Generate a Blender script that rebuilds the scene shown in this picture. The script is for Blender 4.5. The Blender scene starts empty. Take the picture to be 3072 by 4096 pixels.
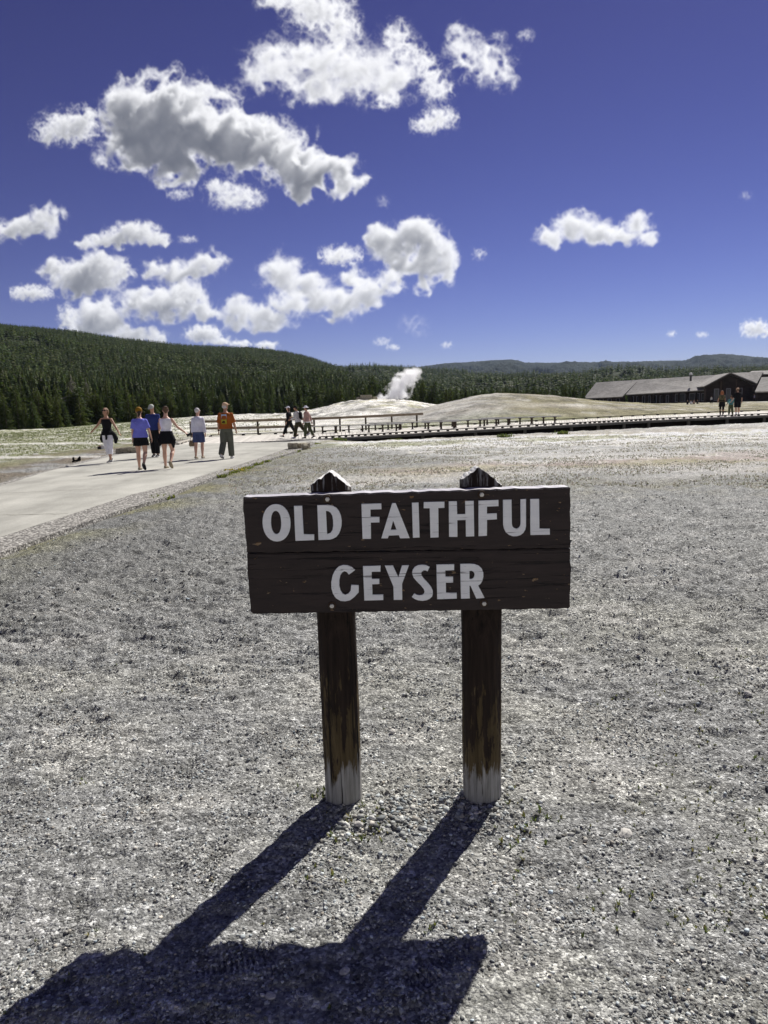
import bpy, bmesh, math, random
import numpy as np
from mathutils import Vector, Matrix, Euler
R_ = math.radians
SKY_STRENGTH = 0.05; EXPO = 0.42; USE_HAZE = True; DENOISE = True
scene = bpy.context.scene
# ---------------------------------------------------------------- camera
CAM_F = 2840.0; CAM_H = 1.6; CAM_PITCH = R_(8.55); CAM_ROLL = R_(1.6)
_fw = np.array([0, math.cos(CAM_PITCH), -math.sin(CAM_PITCH)])
_up0 = np.array([0, math.sin(CAM_PITCH), math.cos(CAM_PITCH)])
_rt0 = np.array([1.0, 0, 0])
_ir = math.cos(CAM_ROLL)*_rt0 - math.sin(CAM_ROLL)*_up0
_iu = math.sin(CAM_ROLL)*_rt0 + math.cos(CAM_ROLL)*_up0
# image content leans anticlockwise: the camera's own right axis dips on the right
cam_data = bpy.data.cameras.new("camera")
cam = bpy.data.objects.new("camera", cam_data)
scene.collection.objects.link(cam)
m = Matrix.Identity(4)
for i in range(3):
    m[i][0] = _ir[i]; m[i][1] = _iu[i]; m[i][2] = -_fw[i]
m[2][3] = CAM_H
cam.matrix_world = m
cam_data.sensor_fit = 'VERTICAL'; cam_data.sensor_height = 36.0
cam_data.lens = CAM_F/4096*36.0
cam_data.clip_start = 0.05; cam_data.clip_end = 120000
scene.camera = cam
def ray(x, y): return _fw + _ir*(x-1536)/CAM_F + _iu*(2048-y)/CAM_F
def gnd(x, y, z=0.0):
    d = ray(x, y); t = (z-CAM_H)/d[2]; return np.array([0, 0, CAM_H]) + t*d
def atY(x, y, Y):
    d = ray(x, y); t = Y/d[1]; return np.array([0, 0, CAM_H]) + t*d
def az_el(x, y):
    d = ray(x, y); return math.atan2(d[0], d[1]), math.atan2(d[2], math.hypot(d[0], d[1]))
# ---------------------------------------------------------------- sky, sun, exposure
SUN_AZ = R_(30.0); SUN_EL = R_(44.3)      # azimuth measured from +Y towards +X
world = bpy.data.worlds.new("World"); scene.world = world; world.use_nodes = True
nt = world.node_tree; nt.nodes.clear()
sky = nt.nodes.new("ShaderNodeTexSky"); sky.sky_type = 'NISHITA'; sky.sun_disc = False
sky.sun_elevation = SUN_EL; sky.sun_rotation = SUN_AZ; sky.altitude = 2200
sky.air_density = 1.0; sky.dust_density = 0.3; sky.ozone_density = 3.0
WORLD_TREE, SKY_NODE = nt, sky                # the clouds are marched into this world further down, see "clouds of the sky"
sl = bpy.data.lights.new("sun", 'SUN'); sl.energy = 5.0; sl.angle = R_(0.53); sl.color = (1.0, 0.965, 0.90)
so = bpy.data.objects.new("sun", sl); scene.collection.objects.link(so)
sdir = Vector((math.sin(SUN_AZ)*math.cos(SUN_EL), math.cos(SUN_AZ)*math.cos(SUN_EL), math.sin(SUN_EL)))
so.rotation_euler = sdir.to_track_quat('Z', 'Y').to_euler(); so.location = (20, 20, 60)
scene.view_settings.view_transform = 'Standard'; scene.view_settings.look = 'None'
scene.view_settings.exposure = EXPO; scene.view_settings.gamma = 1.0
scene.cycles.use_denoising = DENOISE; scene.cycles.denoising_prefilter = 'ACCURATE'
scene.cycles.volume_bounces = 10
scene.cycles.max_bounces = 12
scene.cycles.volume_step_rate = 1.0; scene.cycles.volume_max_steps = 512
# ---------------------------------------------------------------- noise (numpy)
_P = np.random.RandomState(7).permutation(1024).astype(np.int32); _P = np.concatenate([_P, _P])
_G3 = np.random.RandomState(3).normal(size=(1024, 3)).astype(np.float32); _G3 /= np.linalg.norm(_G3, axis=1)[:, None]
_A2 = np.random.RandomState(5).uniform(0, 2*np.pi, 1024); _G2 = np.stack([np.cos(_A2), np.sin(_A2)], 1).astype(np.float32)
def perlin2(x, y):
    xi = np.floor(x).astype(np.int32); yi = np.floor(y).astype(np.int32)
    xf = (x-xi).astype(np.float32); yf = (y-yi).astype(np.float32)
    u = xf*xf*xf*(xf*(xf*6-15)+10); v = yf*yf*yf*(yf*(yf*6-15)+10)
    r = 0
    for a in (0, 1):
        for b in (0, 1):
            g = _G2[_P[_P[(xi+a) & 1023] + ((yi+b) & 1023)]]
            w = (u if a else 1-u)*(v if b else 1-v)
            r = r + w*(g[..., 0]*(xf-a) + g[..., 1]*(yf-b))
    return r*1.5
def perlin3(x, y, z):
    xi = np.floor(x).astype(np.int32); yi = np.floor(y).astype(np.int32); zi = np.floor(z).astype(np.int32)
    xf = (x-xi).astype(np.float32); yf = (y-yi).astype(np.float32); zf = (z-zi).astype(np.float32)
    u = xf*xf*(3-2*xf); v = yf*yf*(3-2*yf); w = zf*zf*(3-2*zf)
    r = 0
    for a in (0, 1):
        pa = _P[(xi+a) & 1023]
        for b in (0, 1):
            pb = _P[(pa + ((yi+b) & 1023)) & 1023]
            for c in (0, 1):
                g = _G3[_P[(pb + ((zi+c) & 1023)) & 1023]]
                r = r + (u if a else 1-u)*(v if b else 1-v)*(w if c else 1-w)*(g[..., 0]*(xf-a)+g[..., 1]*(yf-b)+g[..., 2]*(zf-c))
    return r*1.5
def fbm2(x, y, octv=4, gain=0.5, lac=2.03):
    s = 0; a = 1.0; t = 0
    for i in range(octv):
        s = s + a*perlin2(x+i*17.3, y-i*9.1); t += a; a *= gain; x = x*lac; y = y*lac
    return s/t
def sstep(a, b, x):
    t = np.clip((x-a)/(b-a), 0, 1); return t*t*(3-2*t)
# ---------------------------------------------------------------- clouds of the sky: marched once here through 3-D noise, kept as a map of direction
CT = 0.0009                                  # map step in units of tan(angle)
CU0, CU1, CV0, CV1 = -0.80, 0.80, -0.02, 0.62
CW, CH = int((CU1-CU0)/CT), int((CV1-CV0)/CT)
KD = 3072/1659.0
def upsample(a, shape):
    for ax in range(3):
        n = a.shape[ax]; q = np.linspace(0, n-1, shape[ax]); i = np.minimum(q.astype(int), max(n-2, 0)); f = (q-i).astype(np.float32)
        sh = [1, 1, 1]; sh[ax] = -1; f = f.reshape(sh)
        a = np.take(a, i, ax)*(1-f) + np.take(a, np.minimum(i+1, n-1), ax)*f
    return a
def march_cloud(rgb, alp, blobs, dens, seed, amp=1.25, nscale=1.0, soft=1.5, flat=0.0, amb=1.0, fit=1.0):
    rs = np.random.RandomState(int(seed*10)+1)
    B = []
    for (x, y, rx, ry) in blobs:
        d = ray(x*KD, y*KD); u, v = d[0]/d[1], d[2]/d[1]
        s = KD/CAM_F*1.08/d[1]
        B.append((u, v, rx*s*CL_FIT*fit, ry*s*CL_FIT*fit))
    B = np.array(B)
    mr = float(np.median(np.minimum(B[:, 2], B[:, 3])))
    pad = 1.3*mr
    u0 = (B[:, 0]-B[:, 2]).min()-pad; u1 = (B[:, 0]+B[:, 2]).max()+pad
    v0 = (B[:, 1]-B[:, 3]).min()-pad; v1 = (B[:, 1]+B[:, 3]).max()+pad
    i0, i1 = max(0, int((u0-CU0)/CT)), min(CW, int((u1-CU0)/CT)+1)
    j0, j1 = max(0, int((v0-CV0)/CT)), min(CH, int((v1-CV0)/CT)+1)
    if i1-i0 < 3 or j1-j0 < 3: return
    dw = CT*2.0
    wr = 1.15*float(np.maximum(B[:, 2], B[:, 3]).mean())*0.8+0.4*mr
    nw = max(10, int(2*wr/dw))
    U = (CU0+(np.arange(i0, i1)+0.5)*CT).astype(np.float32)[None, :, None]
    V = (CV0+(np.arange(j0, j1)+0.5)*CT).astype(np.float32)[:, None, None]
    W = (np.linspace(-wr, wr, nw)).astype(np.float32)[None, None, :]
    f = np.full((j1-j0, i1-i0, nw), -9.0, np.float32)
    # warp, low frequency, 2-D is enough
    wx = perlin2(U[..., 0]/mr*0.9+seed, V[..., 0]/mr*0.9+seed*2)[..., None]*0.55*mr
    wy = perlin2(U[..., 0]/mr*0.9-seed*3, V[..., 0]/mr*0.9+seed)[..., None]*0.55*mr
    for (bu, bv, ru, rv) in B:
        bw = rs.uniform(-0.3, 0.3)*mr; rw = 0.62*(ru+rv)*0.8
        q = ((U+wx-bu)/ru)**2 + ((V+wy-bv)/rv)**2
        g = 1-np.sqrt(q + ((W-bw)/rw)**2)
        mx = np.maximum(f, g); mn = np.minimum(f, g)
        f = mx + np.where(mx-mn < 0.25, (0.25-(mx-mn))**2, 0)
    m_ = (f > -amp*0.75-0.1)
    idx = np.nonzero(m_)
    ux = (U[0, :, 0])[idx[1]]; vy = (V[:, 0, 0])[idx[0]]; wz = (W[0, 0, :])[idx[2]]
    fv = f[m_]
    fr = nscale*1.0/mr; a = 1.0; tot = 0; n = np.zeros(len(fv), np.float32)
    for o in range(8):
        if fr*CT > 0.8: break
        p = perlin3(ux*fr+seed*3+o*5, vy*fr+o*11+seed, wz*fr+seed*1.7)
        n += a*((1-2.2*np.abs(p))*0.70-0.24 if o in (0, 1, 2, 3) else p*1.1); tot += a
        fr *= 2.1; a *= 0.52
    n /= tot*0.50; n = n*np.clip(mr/0.03, 0.55, 1) if amp < 1.5 else n
    val = fv + amp*(n-0.16)
    if flat: val -= flat*np.clip(-(vy-B[:, 1].mean())/mr, 0, 3)*0.3
    den = np.zeros_like(f); den[m_] = np.clip(val*soft, 0, 1)**1.5
    den *= 0.62*dens/mr*(0.45 if soft < .8 else 1)
    # optical depth towards the sun on a coarse copy
    cs = 3
    sh = [max(2, s//cs) for s in den.shape[:2]] + [max(2, nw//2)]
    c = den[:sh[0]*cs, :sh[1]*cs, :sh[2]*2].reshape(sh[0], cs, sh[1], cs, sh[2], 2).mean((1, 3, 5)) if min(den.shape[0]//cs, den.shape[1]//cs) >= 2 else den
    cu, cv = B[:, 0].mean(), B[:, 1].mean()
    dn = np.array([cu, 1, cv]); dn /= np.linalg.norm(dn)
    bx = np.array([dn[1], -dn[0], 0]); bx /= np.linalg.norm(bx); bz = np.cross(bx, dn)
    S = np.array([math.sin(SUN_AZ)*math.cos(SUN_EL), math.cos(SUN_AZ)*math.cos(SUN_EL), math.sin(SUN_EL)])
    sr, su, sw = float(S@bx), float(S@bz), float(S@dn)
    stepl = CT*cs*1.4; tau = np.zeros_like(c)
    big = np.zeros((c.shape[0]*3, c.shape[1]*3, c.shape[2]*3), np.float32)
    o0, o1, o2 = c.shape; big[o0:2*o0, o1:2*o1, o2:2*o2] = c
    for k in range(1, 200):
        L_ = stepl*(k-0.4)
        a0 = int(round(su*L_/(CT*cs))); a1 = int(round(sr*L_/(CT*cs))); a2 = int(round(sw*L_/(dw*2)))
        if abs(a0) >= o0 or abs(a1) >= o1 or abs(a2) >= o2: break
        tau += big[o0+a0:2*o0+a0, o1+a1:2*o1+a1, o2+a2:2*o2+a2]*stepl
    tau = upsample(tau, den.shape)
    mu = sw
    def hg(g): return (1-g*g)/(1+g*g-2*g*mu)**1.5
    Lsun = np.zeros_like(den)
    A_, Bf, g = 1.0, 1.0, 0.55
    for o in range(5):
        Lsun += A_*hg(g)*np.exp(-Bf*tau); A_ *= 0.34; Bf *= 0.32; g *= 0.6
    ext = np.exp(-den*dw)
    T = np.cumprod(ext, axis=2); Tp = np.concatenate([np.ones_like(T[..., :1]), T[..., :-1]], 2)
    wgt = Tp*(1-ext)
    al = wgt.sum(2); ls = (wgt*Lsun).sum(2)
    vv = (V[:, :, 0]-B[:, 1].mean())/(B[:, 3].max())
    lv = CL_SUN*ls; sat_ = lv/np.maximum(al, 1e-4); lv = al*0.97*(1-np.exp(-1.45*sat_))
    av = CL_AMB*amb*al
    col = lv[..., None]*np.array([1.0, 0.99, 0.975]) + av[..., None]*np.array([0.55, 0.66, 1.05])
    old = rgb[j0:j1, i0:i1]; oa = alp[j0:j1, i0:i1]
    rgb[j0:j1, i0:i1] = col + old*(1-al[..., None]); alp[j0:j1, i0:i1] = al + oa*(1-al)
CL_SUN, CL_AMB, CL_FIT = 1.08, 0.095, 0.93
BIG = dict(nscale=1.0)
RAG = dict(amp=2.1, soft=0.9, nscale=0.9, fit=0.84)
WISP = dict(amp=2.4, soft=0.7, nscale=0.6)
CLOUDS = [
 ([(290,240,62,52),(385,235,75,66),(330,300,105,62),(440,280,80,68),(500,300,80,58),(370,350,60,44),(580,325,80,48),(650,360,75,52),(720,375,62,34),(650,405,30,28),(560,290,36,34),(470,235,36,30)], 15.0, dict(amp=1.1, fit=.92)),
 ([(150,275,52,25),(185,258,25,20),(108,290,30,15)], 4.0, RAG),
 ([(600,2,38,12),(690,25,55,30),(735,60,35,34),(655,2,55,14)], 3.2, RAG),
 ([(590,130,55,44),(560,165,42,32),(680,140,90,50),(770,150,80,50),(840,165,60,45),(700,185,85,34)], 4.0, dict(amp=1.6, soft=1.0, fit=.80)),
 ([(858,85,28,30),(885,115,26,22),(912,135,26,20),(930,165,28,20),(942,195,28,20),(835,215,26,14)], 2.6, RAG),
 ([(1000,95,30,28),(1020,120,36,34),(1060,135,38,34),(1088,158,25,22)], 2.8, RAG),
 ([(925,268,30,14),(950,255,30,18)], 3.0, RAG),
 ([(475,402,30,14),(505,425,42,20),(535,428,28,18)], 2.4, RAG),
 ([(60,490,72,22),(102,468,38,26),(20,500,34,20)], 5.0, {}),
 ([(290,502,58,24),(240,520,55,15),(340,517,34,15),(185,527,30,12)], 4.2, {}),
 ([(190,600,78,34),(222,572,46,26),(122,580,36,20),(170,622,50,18),(270,590,24,15)], 6.0, dict(fit=1.08)),
 ([(400,588,58,25),(448,566,45,26),(340,582,36,20),(380,602,42,12)], 5.0, {}),
 ([(215,690,62,42),(350,655,92,34),(398,635,48,26),(300,645,40,24),(440,672,35,20),(290,725,62,18),(340,738,28,10)], 6.0, dict(fit=1.06)),
 ([(148,690,16,26),(160,722,24,14)], 3.5, RAG),
 ([(440,722,42,20),(478,738,30,10),(520,742,28,9),(575,746,26,10)], 3.5, {}),
 ([(520,670,45,30),(570,688,60,26),(622,655,40,28),(500,692,30,20)], 5.0, dict(fit=1.02)),
 ([(608,588,48,36),(650,612,50,28),(690,645,60,34),(740,650,52,36),(790,635,50,26),(700,690,20,12),(838,612,34,20)], 4.8, dict(fit=1.03)),
 ([(735,552,40,15)], 3.0, RAG),
 ([(850,528,60,44),(908,508,50,40),(935,560,48,50),(870,575,50,34),(912,618,18,18),(822,515,40,25),(770,600,40,20)], 9.0, dict(amp=1.1, fit=.95)),
 ([(1190,512,34,22),(1240,487,50,30),(1290,502,58,26),(1340,512,50,18),(1378,482,33,28),(1402,517,28,16)], 5.0, dict(amp=1.25)),
 ([(65,632,40,12),(90,637,18,7)], 2.6, RAG),
 ([(1630,710,26,14),(1650,718,20,8)], 3.6, RAG),
 ([(1450,721,7,4)], 1.6, WISP), ([(1515,723,9,4)], 1.6, WISP), ([(825,738,14,6)], 1.5, WISP), ([(848,750,10,4)], 1.8, WISP),
 ([(1035,548,9,8)], 2.0, WISP), ([(388,420,20,7)], 1.8, WISP), ([(406,517,16,5)], 1.6, WISP), ([(1135,75,12,8)], 1.6, WISP),
 ([(892,698,22,13),(905,715,14,10)], 0.5, WISP), ([(965,745,8,5)], 1.5, WISP), ([(828,434,9,9)], 0.8, WISP), ([(1078,75,12,6)], 0.9, WISP), ([(1610,423,9,6)], 0.6, WISP), ([(510,752,20,4)], 0.8, WISP),
]
def cloud_map():
    rgb = np.zeros((CH, CW, 3), np.float32); alp = np.zeros((CH, CW), np.float32)
    for i, (b, d, kw) in enumerate(reversed(CLOUDS)):
        march_cloud(rgb, alp, b, d, 1.7+i*2.31, **kw)
    for ax in (0, 1):
        for q in (rgb, alp): q[...] = 0.5*q+0.25*(np.roll(q, 1, ax)+np.roll(q, -1, ax))
    return rgb, alp
def finish_world():
    rgb, alp = cloud_map()
    img = bpy.data.images.new("cloud_directions", CW, CH, alpha=True, float_buffer=True)
    img.colorspace_settings.name = 'Non-Color'; img.alpha_mode = 'CHANNEL_PACKED'
    px = np.concatenate([rgb, alp[..., None]], 2).astype(np.float32)
    img.pixels.foreach_set(px.ravel()); img.update(); img.pack()
    N, L = WORLD_TREE.nodes, WORLD_TREE.links
    def M(op, a, b=None):
        n = N.new("ShaderNodeMath"); n.operation = op
        for i, v in enumerate((a, b)):
            if v is None: continue
            if isinstance(v, (int, float)): n.inputs[i].default_value = v
            else: L.new(v, n.inputs[i])
        return n.outputs[0]
    tc = N.new("ShaderNodeTexCoord"); sp = N.new("ShaderNodeSeparateXYZ"); L.new(tc.outputs["Generated"], sp.inputs[0])
    y = M('MAXIMUM', sp.outputs[1], 0.001)
    u = M('DIVIDE', M('SUBTRACT', M('DIVIDE', sp.outputs[0], y), CU0), CU1-CU0)
    v = M('DIVIDE', M('SUBTRACT', M('DIVIDE', sp.outputs[2], y), CV0), CV1-CV0)
    cb = N.new("ShaderNodeCombineXYZ"); L.new(u, cb.inputs[0]); L.new(v, cb.inputs[1])
    tx = N.new("ShaderNodeTexImage"); tx.image = img; tx.extension = 'CLIP'; tx.interpolation = 'Linear'; L.new(cb.outputs[0], tx.inputs[0])
    ahead = M('GREATER_THAN', sp.outputs[1], 0.01)
    a = M('MULTIPLY', tx.outputs["Alpha"], ahead)
    # sky colour: the Nishita sky, deepened and pushed towards violet-blue like the photograph's
    sr = N.new("ShaderNodeSeparateColor"); cr_ = N.new("ShaderNodeCombineColor"); L.new(SKY_NODE.outputs[0], sr.inputs[0])
    for k in range(3): L.new(M('POWER', sr.outputs[k], SKY_GAMMA[k]), cr_.inputs[k])
    sc = N.new("ShaderNodeMix"); sc.data_type = 'RGBA'; sc.blend_type = 'MULTIPLY'; sc.inputs[0].default_value = 1.0; sc.clamp_result = False
    sc.inputs[7].default_value = SKY_TINT + (1,)
    L.new(cr_.outputs[0], sc.inputs[6])
    b1 = N.new("ShaderNodeBackground"); b1.inputs[1].default_value = SKY_STRENGTH; L.new(sc.outputs[2], b1.inputs[0])
    cl = N.new("ShaderNodeMix"); cl.data_type = 'RGBA'; cl.blend_type = 'MULTIPLY'; cl.inputs[0].default_value = 1.0
    L.new(tx.outputs["Color"], cl.inputs[6])
    cv = N.new("ShaderNodeCombineXYZ"); [L.new(ahead, cv.inputs[k]) for k in range(3)]; L.new(cv.outputs[0], cl.inputs[7])
    b2 = N.new("ShaderNodeBackground"); b2.inputs[1].default_value = CLOUD_GAIN; L.new(cl.outputs[2], b2.inputs[0])
    b0 = N.new("ShaderNodeBackground"); b0.inputs[0].default_value = (0, 0, 0, 1); b0.inputs[1].default_value = 0
    mx = N.new("ShaderNodeMixShader"); L.new(a, mx.inputs[0]); L.new(b1.outputs[0], mx.inputs[1]); L.new(b0.outputs[0], mx.inputs[2])
    ad = N.new("ShaderNodeAddShader"); L.new(mx.outputs[0], ad.inputs[0]); L.new(b2.outputs[0], ad.inputs[1])
    # unseen cloud bank added low behind the camera to fill the sign's shaded front
    nz = N.new("ShaderNodeTexNoise"); nz.inputs["Scale"].default_value = 3.2; nz.inputs["Detail"].default_value = 6; nz.inputs["Roughness"].default_value = 0.6
    mp = N.new("ShaderNodeMapping"); mp.inputs["Scale"].default_value = (1, 1, 2.2); L.new(tc.outputs["Generated"], mp.inputs[0]); L.new(mp.outputs[0], nz.inputs["Vector"])
    rp = N.new("ShaderNodeValToRGB"); rp.color_ramp.elements[0].position = 0.40; rp.color_ramp.elements[1].position = 0.50; L.new(nz.outputs[0], rp.inputs[0])
    lo = N.new("ShaderNodeMapRange"); lo.inputs[1].default_value = 0.40; lo.inputs[2].default_value = 0.22; L.new(sp.outputs[2], lo.inputs[0])
    bh = N.new("ShaderNodeMapRange"); bh.inputs[1].default_value = -0.02; bh.inputs[2].default_value = -0.25; L.new(sp.outputs[1], bh.inputs[0])
    k = M('MULTIPLY', M('MULTIPLY', rp.outputs[0], lo.outputs[0]), bh.outputs[0])
    b3 = N.new("ShaderNodeBackground"); b3.inputs[0].default_value = (.98, .98, 1, 1); b3.inputs[1].default_value = 0.66
    m2 = N.new("ShaderNodeMixShader"); L.new(k, m2.inputs[0]); L.new(ad.outputs[0], m2.inputs[1]); L.new(b3.outputs[0], m2.inputs[2])
    wo = N.new("ShaderNodeOutputWorld"); L.new(m2.outputs[0], wo.inputs[0])
SKY_GAMMA = (1.38, 1.64, 1.52); SKY_TINT = (0.41, 0.18, 0.30); CLOUD_GAIN = 0.80
finish_world()
# ---------------------------------------------------------------- helpers
COL = scene.collection
def link(o, parent=None):
    COL.objects.link(o)
    if parent is not None: o.parent = parent
    return o
def tag(o, label=None, cat=None, group=None, kind=None):
    if label: o['label'] = label
    if cat: o['category'] = cat
    if group: o['group'] = group
    if kind: o['kind'] = kind
    return o
def empty(name, loc=(0, 0, 0), rz=0.0, label=None, cat=None, group=None, scale=1.0):
    o = bpy.data.objects.new(name, None); link(o); o.location = loc; o.rotation_euler = (0, 0, rz); o.scale = (scale,)*3
    o.empty_display_size = 0.1
    return tag(o, label, cat, group)
def mesh_obj(name, verts, faces, mat, parent=None, smooth=False, col=None, colname="Col"):
    """verts (n,3) array, faces: list of tuples or an (m,k) array"""
    me = bpy.data.meshes.new(name)
    verts = np.asarray(verts, np.float32)
    if isinstance(faces, np.ndarray):
        k = faces.shape[1]; nf = len(faces)
        me.vertices.add(len(verts)); me.vertices.foreach_set("co", verts.ravel())
        me.loops.add(nf*k); me.loops.foreach_set("vertex_index", faces.astype(np.int32).ravel())
        me.polygons.add(nf); me.polygons.foreach_set("loop_start", np.arange(0, nf*k, k, dtype=np.int32))
        me.update(calc_edges=True)
    else:
        me.from_pydata([tuple(map(float, v)) for v in verts], [], [tuple(int(i) for i in f) for f in faces])
    if smooth: me.polygons.foreach_set("use_smooth", np.ones(len(me.polygons), bool))
    if col is not None:
        ca = me.color_attributes.new(colname, 'FLOAT_COLOR', 'POINT')
        c4 = np.ones((len(verts), 4), np.float32); c4[:, :col.shape[1]] = col
        ca.data.foreach_set("color", c4.ravel())
    me.validate()
    if mat is not None: me.materials.append(mat)
    o = bpy.data.objects.new(name, me); link(o, parent)
    return o
class MB:
    """collects shapes and builds them as one mesh"""
    def __init__(s): s.v = []; s.f = []
    def add(s, vs, fs):
        b = len(s.v); s.v += [tuple(map(float, v)) for v in vs]; s.f += [tuple(b+i for i in f) for f in fs]; return s
    def box(s, c, size, rot=None, bev=0.0):
        x, y, z = (q/2 for q in size); b = bev
        if b <= 0:
            vs = [(i*x, j*y, k*z) for k in (-1, 1) for j in (-1, 1) for i in (-1, 1)]
            fs = [(0, 2, 3, 1), (4, 5, 7, 6), (0, 1, 5, 4), (2, 6, 7, 3), (0, 4, 6, 2), (1, 3, 7, 5)]
        else:
            bm = bmesh.new(); bmesh.ops.create_cube(bm, size=1); bmesh.ops.scale(bm, vec=(2*x, 2*y, 2*z), verts=bm.verts)
            bmesh.ops.bevel(bm, geom=bm.edges[:], offset=b, segments=2, affect='EDGES')
            vs = [v.co[:] for v in bm.verts]; fs = [[v.index for v in f.verts] for f in bm.faces]; bm.free()
        m_ = rot if rot is not None else Matrix.Identity(3)
        return s.add([Vector(c)+m_ @ Vector(v) for v in vs], fs)
    def tube(s, pts, rad, seg=10, ref=(1, 0, 0), cap=True):
        """rad: per point r or (ra, rb); ra lies along ref"""
        pts = [Vector(p) for p in pts]; n = len(pts); rings = []
        ref = Vector(ref)
        for i, p in enumerate(pts):
            t = (pts[min(i+1, n-1)]-pts[max(i-1, 0)])
            t = t.normalized() if t.length > 1e-9 else Vector((0, 0, 1))
            a = ref - t*ref.dot(t)
            if a.length < 1e-3: a = t.orthogonal()
            a.normalize(); b = t.cross(a)
            r = rad[i] if isinstance(rad, (list, tuple)) else rad
            ra, rb = (r if isinstance(r, (list, tuple)) else (r, r))
            rings.append([p + a*ra*math.cos(2*math.pi*k/seg) + b*rb*math.sin(2*math.pi*k/seg) for k in range(seg)])
        vs = [v for r in rings for v in r]; fs = []
        for i in range(n-1):
            for k in range(seg):
                k2 = (k+1) % seg; fs.append((i*seg+k, i*seg+k2, (i+1)*seg+k2, (i+1)*seg+k))
        if cap:
            fs.append(tuple(range(seg-1, -1, -1))); fs.append(tuple((n-1)*seg+k for k in range(seg)))
        return s.add(vs, fs)
    def ball(s, c, r, seg=12, rot=None):
        rx, ry, rz = r if isinstance(r, (list, tuple)) else (r, r, r); rows = max(4, seg//2); vs = []; fs = []
        m_ = rot if rot is not None else Matrix.Identity(3); c = Vector(c)
        vs.append(c+m_ @ Vector((0, 0, -rz)))
        for i in range(1, rows):
            t = math.pi*i/rows - math.pi/2
            for k in range(seg):
                a = 2*math.pi*k/seg; vs.append(c+m_ @ Vector((rx*math.cos(t)*math.cos(a), ry*math.cos(t)*math.sin(a), rz*math.sin(t))))
        vs.append(c+m_ @ Vector((0, 0, rz))); top = len(vs)-1
        for k in range(seg):
            k2 = (k+1) % seg; fs.append((0, 1+k2, 1+k)); fs.append((top, top-seg+k, top-seg+k2))
            for i in range(rows-2): fs.append((1+i*seg+k, 1+i*seg+k2, 1+(i+1)*seg+k2, 1+(i+1)*seg+k))
        return s.add(vs, fs)
    def prism(s, poly, axis_o, axis_u, axis_v, thick):
        """poly: 2-D outline, placed at o + u*x + v*y, extruded along u x v by thick"""
        o, u, v = Vector(axis_o), Vector(axis_u), Vector(axis_v); w = u.cross(v).normalized()*thick; n = len(poly)
        vs = [o+u*p[0]+v*p[1] for p in poly]; vs += [q+w for q in vs]
        fs = [tuple(range(n-1, -1, -1)), tuple(range(n, 2*n))] + [(i, (i+1) % n, n+(i+1) % n, n+i) for i in range(n)]
        return s.add(vs, fs)
    def build(s, name, mat, parent=None, smooth=False, remesh=0.0, smooth_it=0):
        o = mesh_obj(name, np.array(s.v, np.float32), s.f, mat, parent, smooth)
        if remesh > 0:
            md = o.modifiers.new("r", 'REMESH'); md.mode = 'VOXEL'; md.voxel_size = remesh
            if smooth_it:
                ms = o.modifiers.new("s", 'SMOOTH'); ms.iterations = smooth_it; ms.factor = 0.5
            REMESH_Q.append((o, mat))
        return o
REMESH_Q = []
def bake_remeshes():
    dg = bpy.context.evaluated_depsgraph_get()
    new = []
    for o, mat in REMESH_Q:
        me = bpy.data.meshes.new_from_object(o.evaluated_get(dg), depsgraph=dg); new.append((o, mat, me))
    for o, mat, me in new:
        o.modifiers.clear(); o.data = me; me.name = o.name
        if not me.materials: me.materials.append(mat)
        me.polygons.foreach_set("use_smooth", np.ones(len(me.polygons), bool))
    REMESH_Q.clear()
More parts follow.
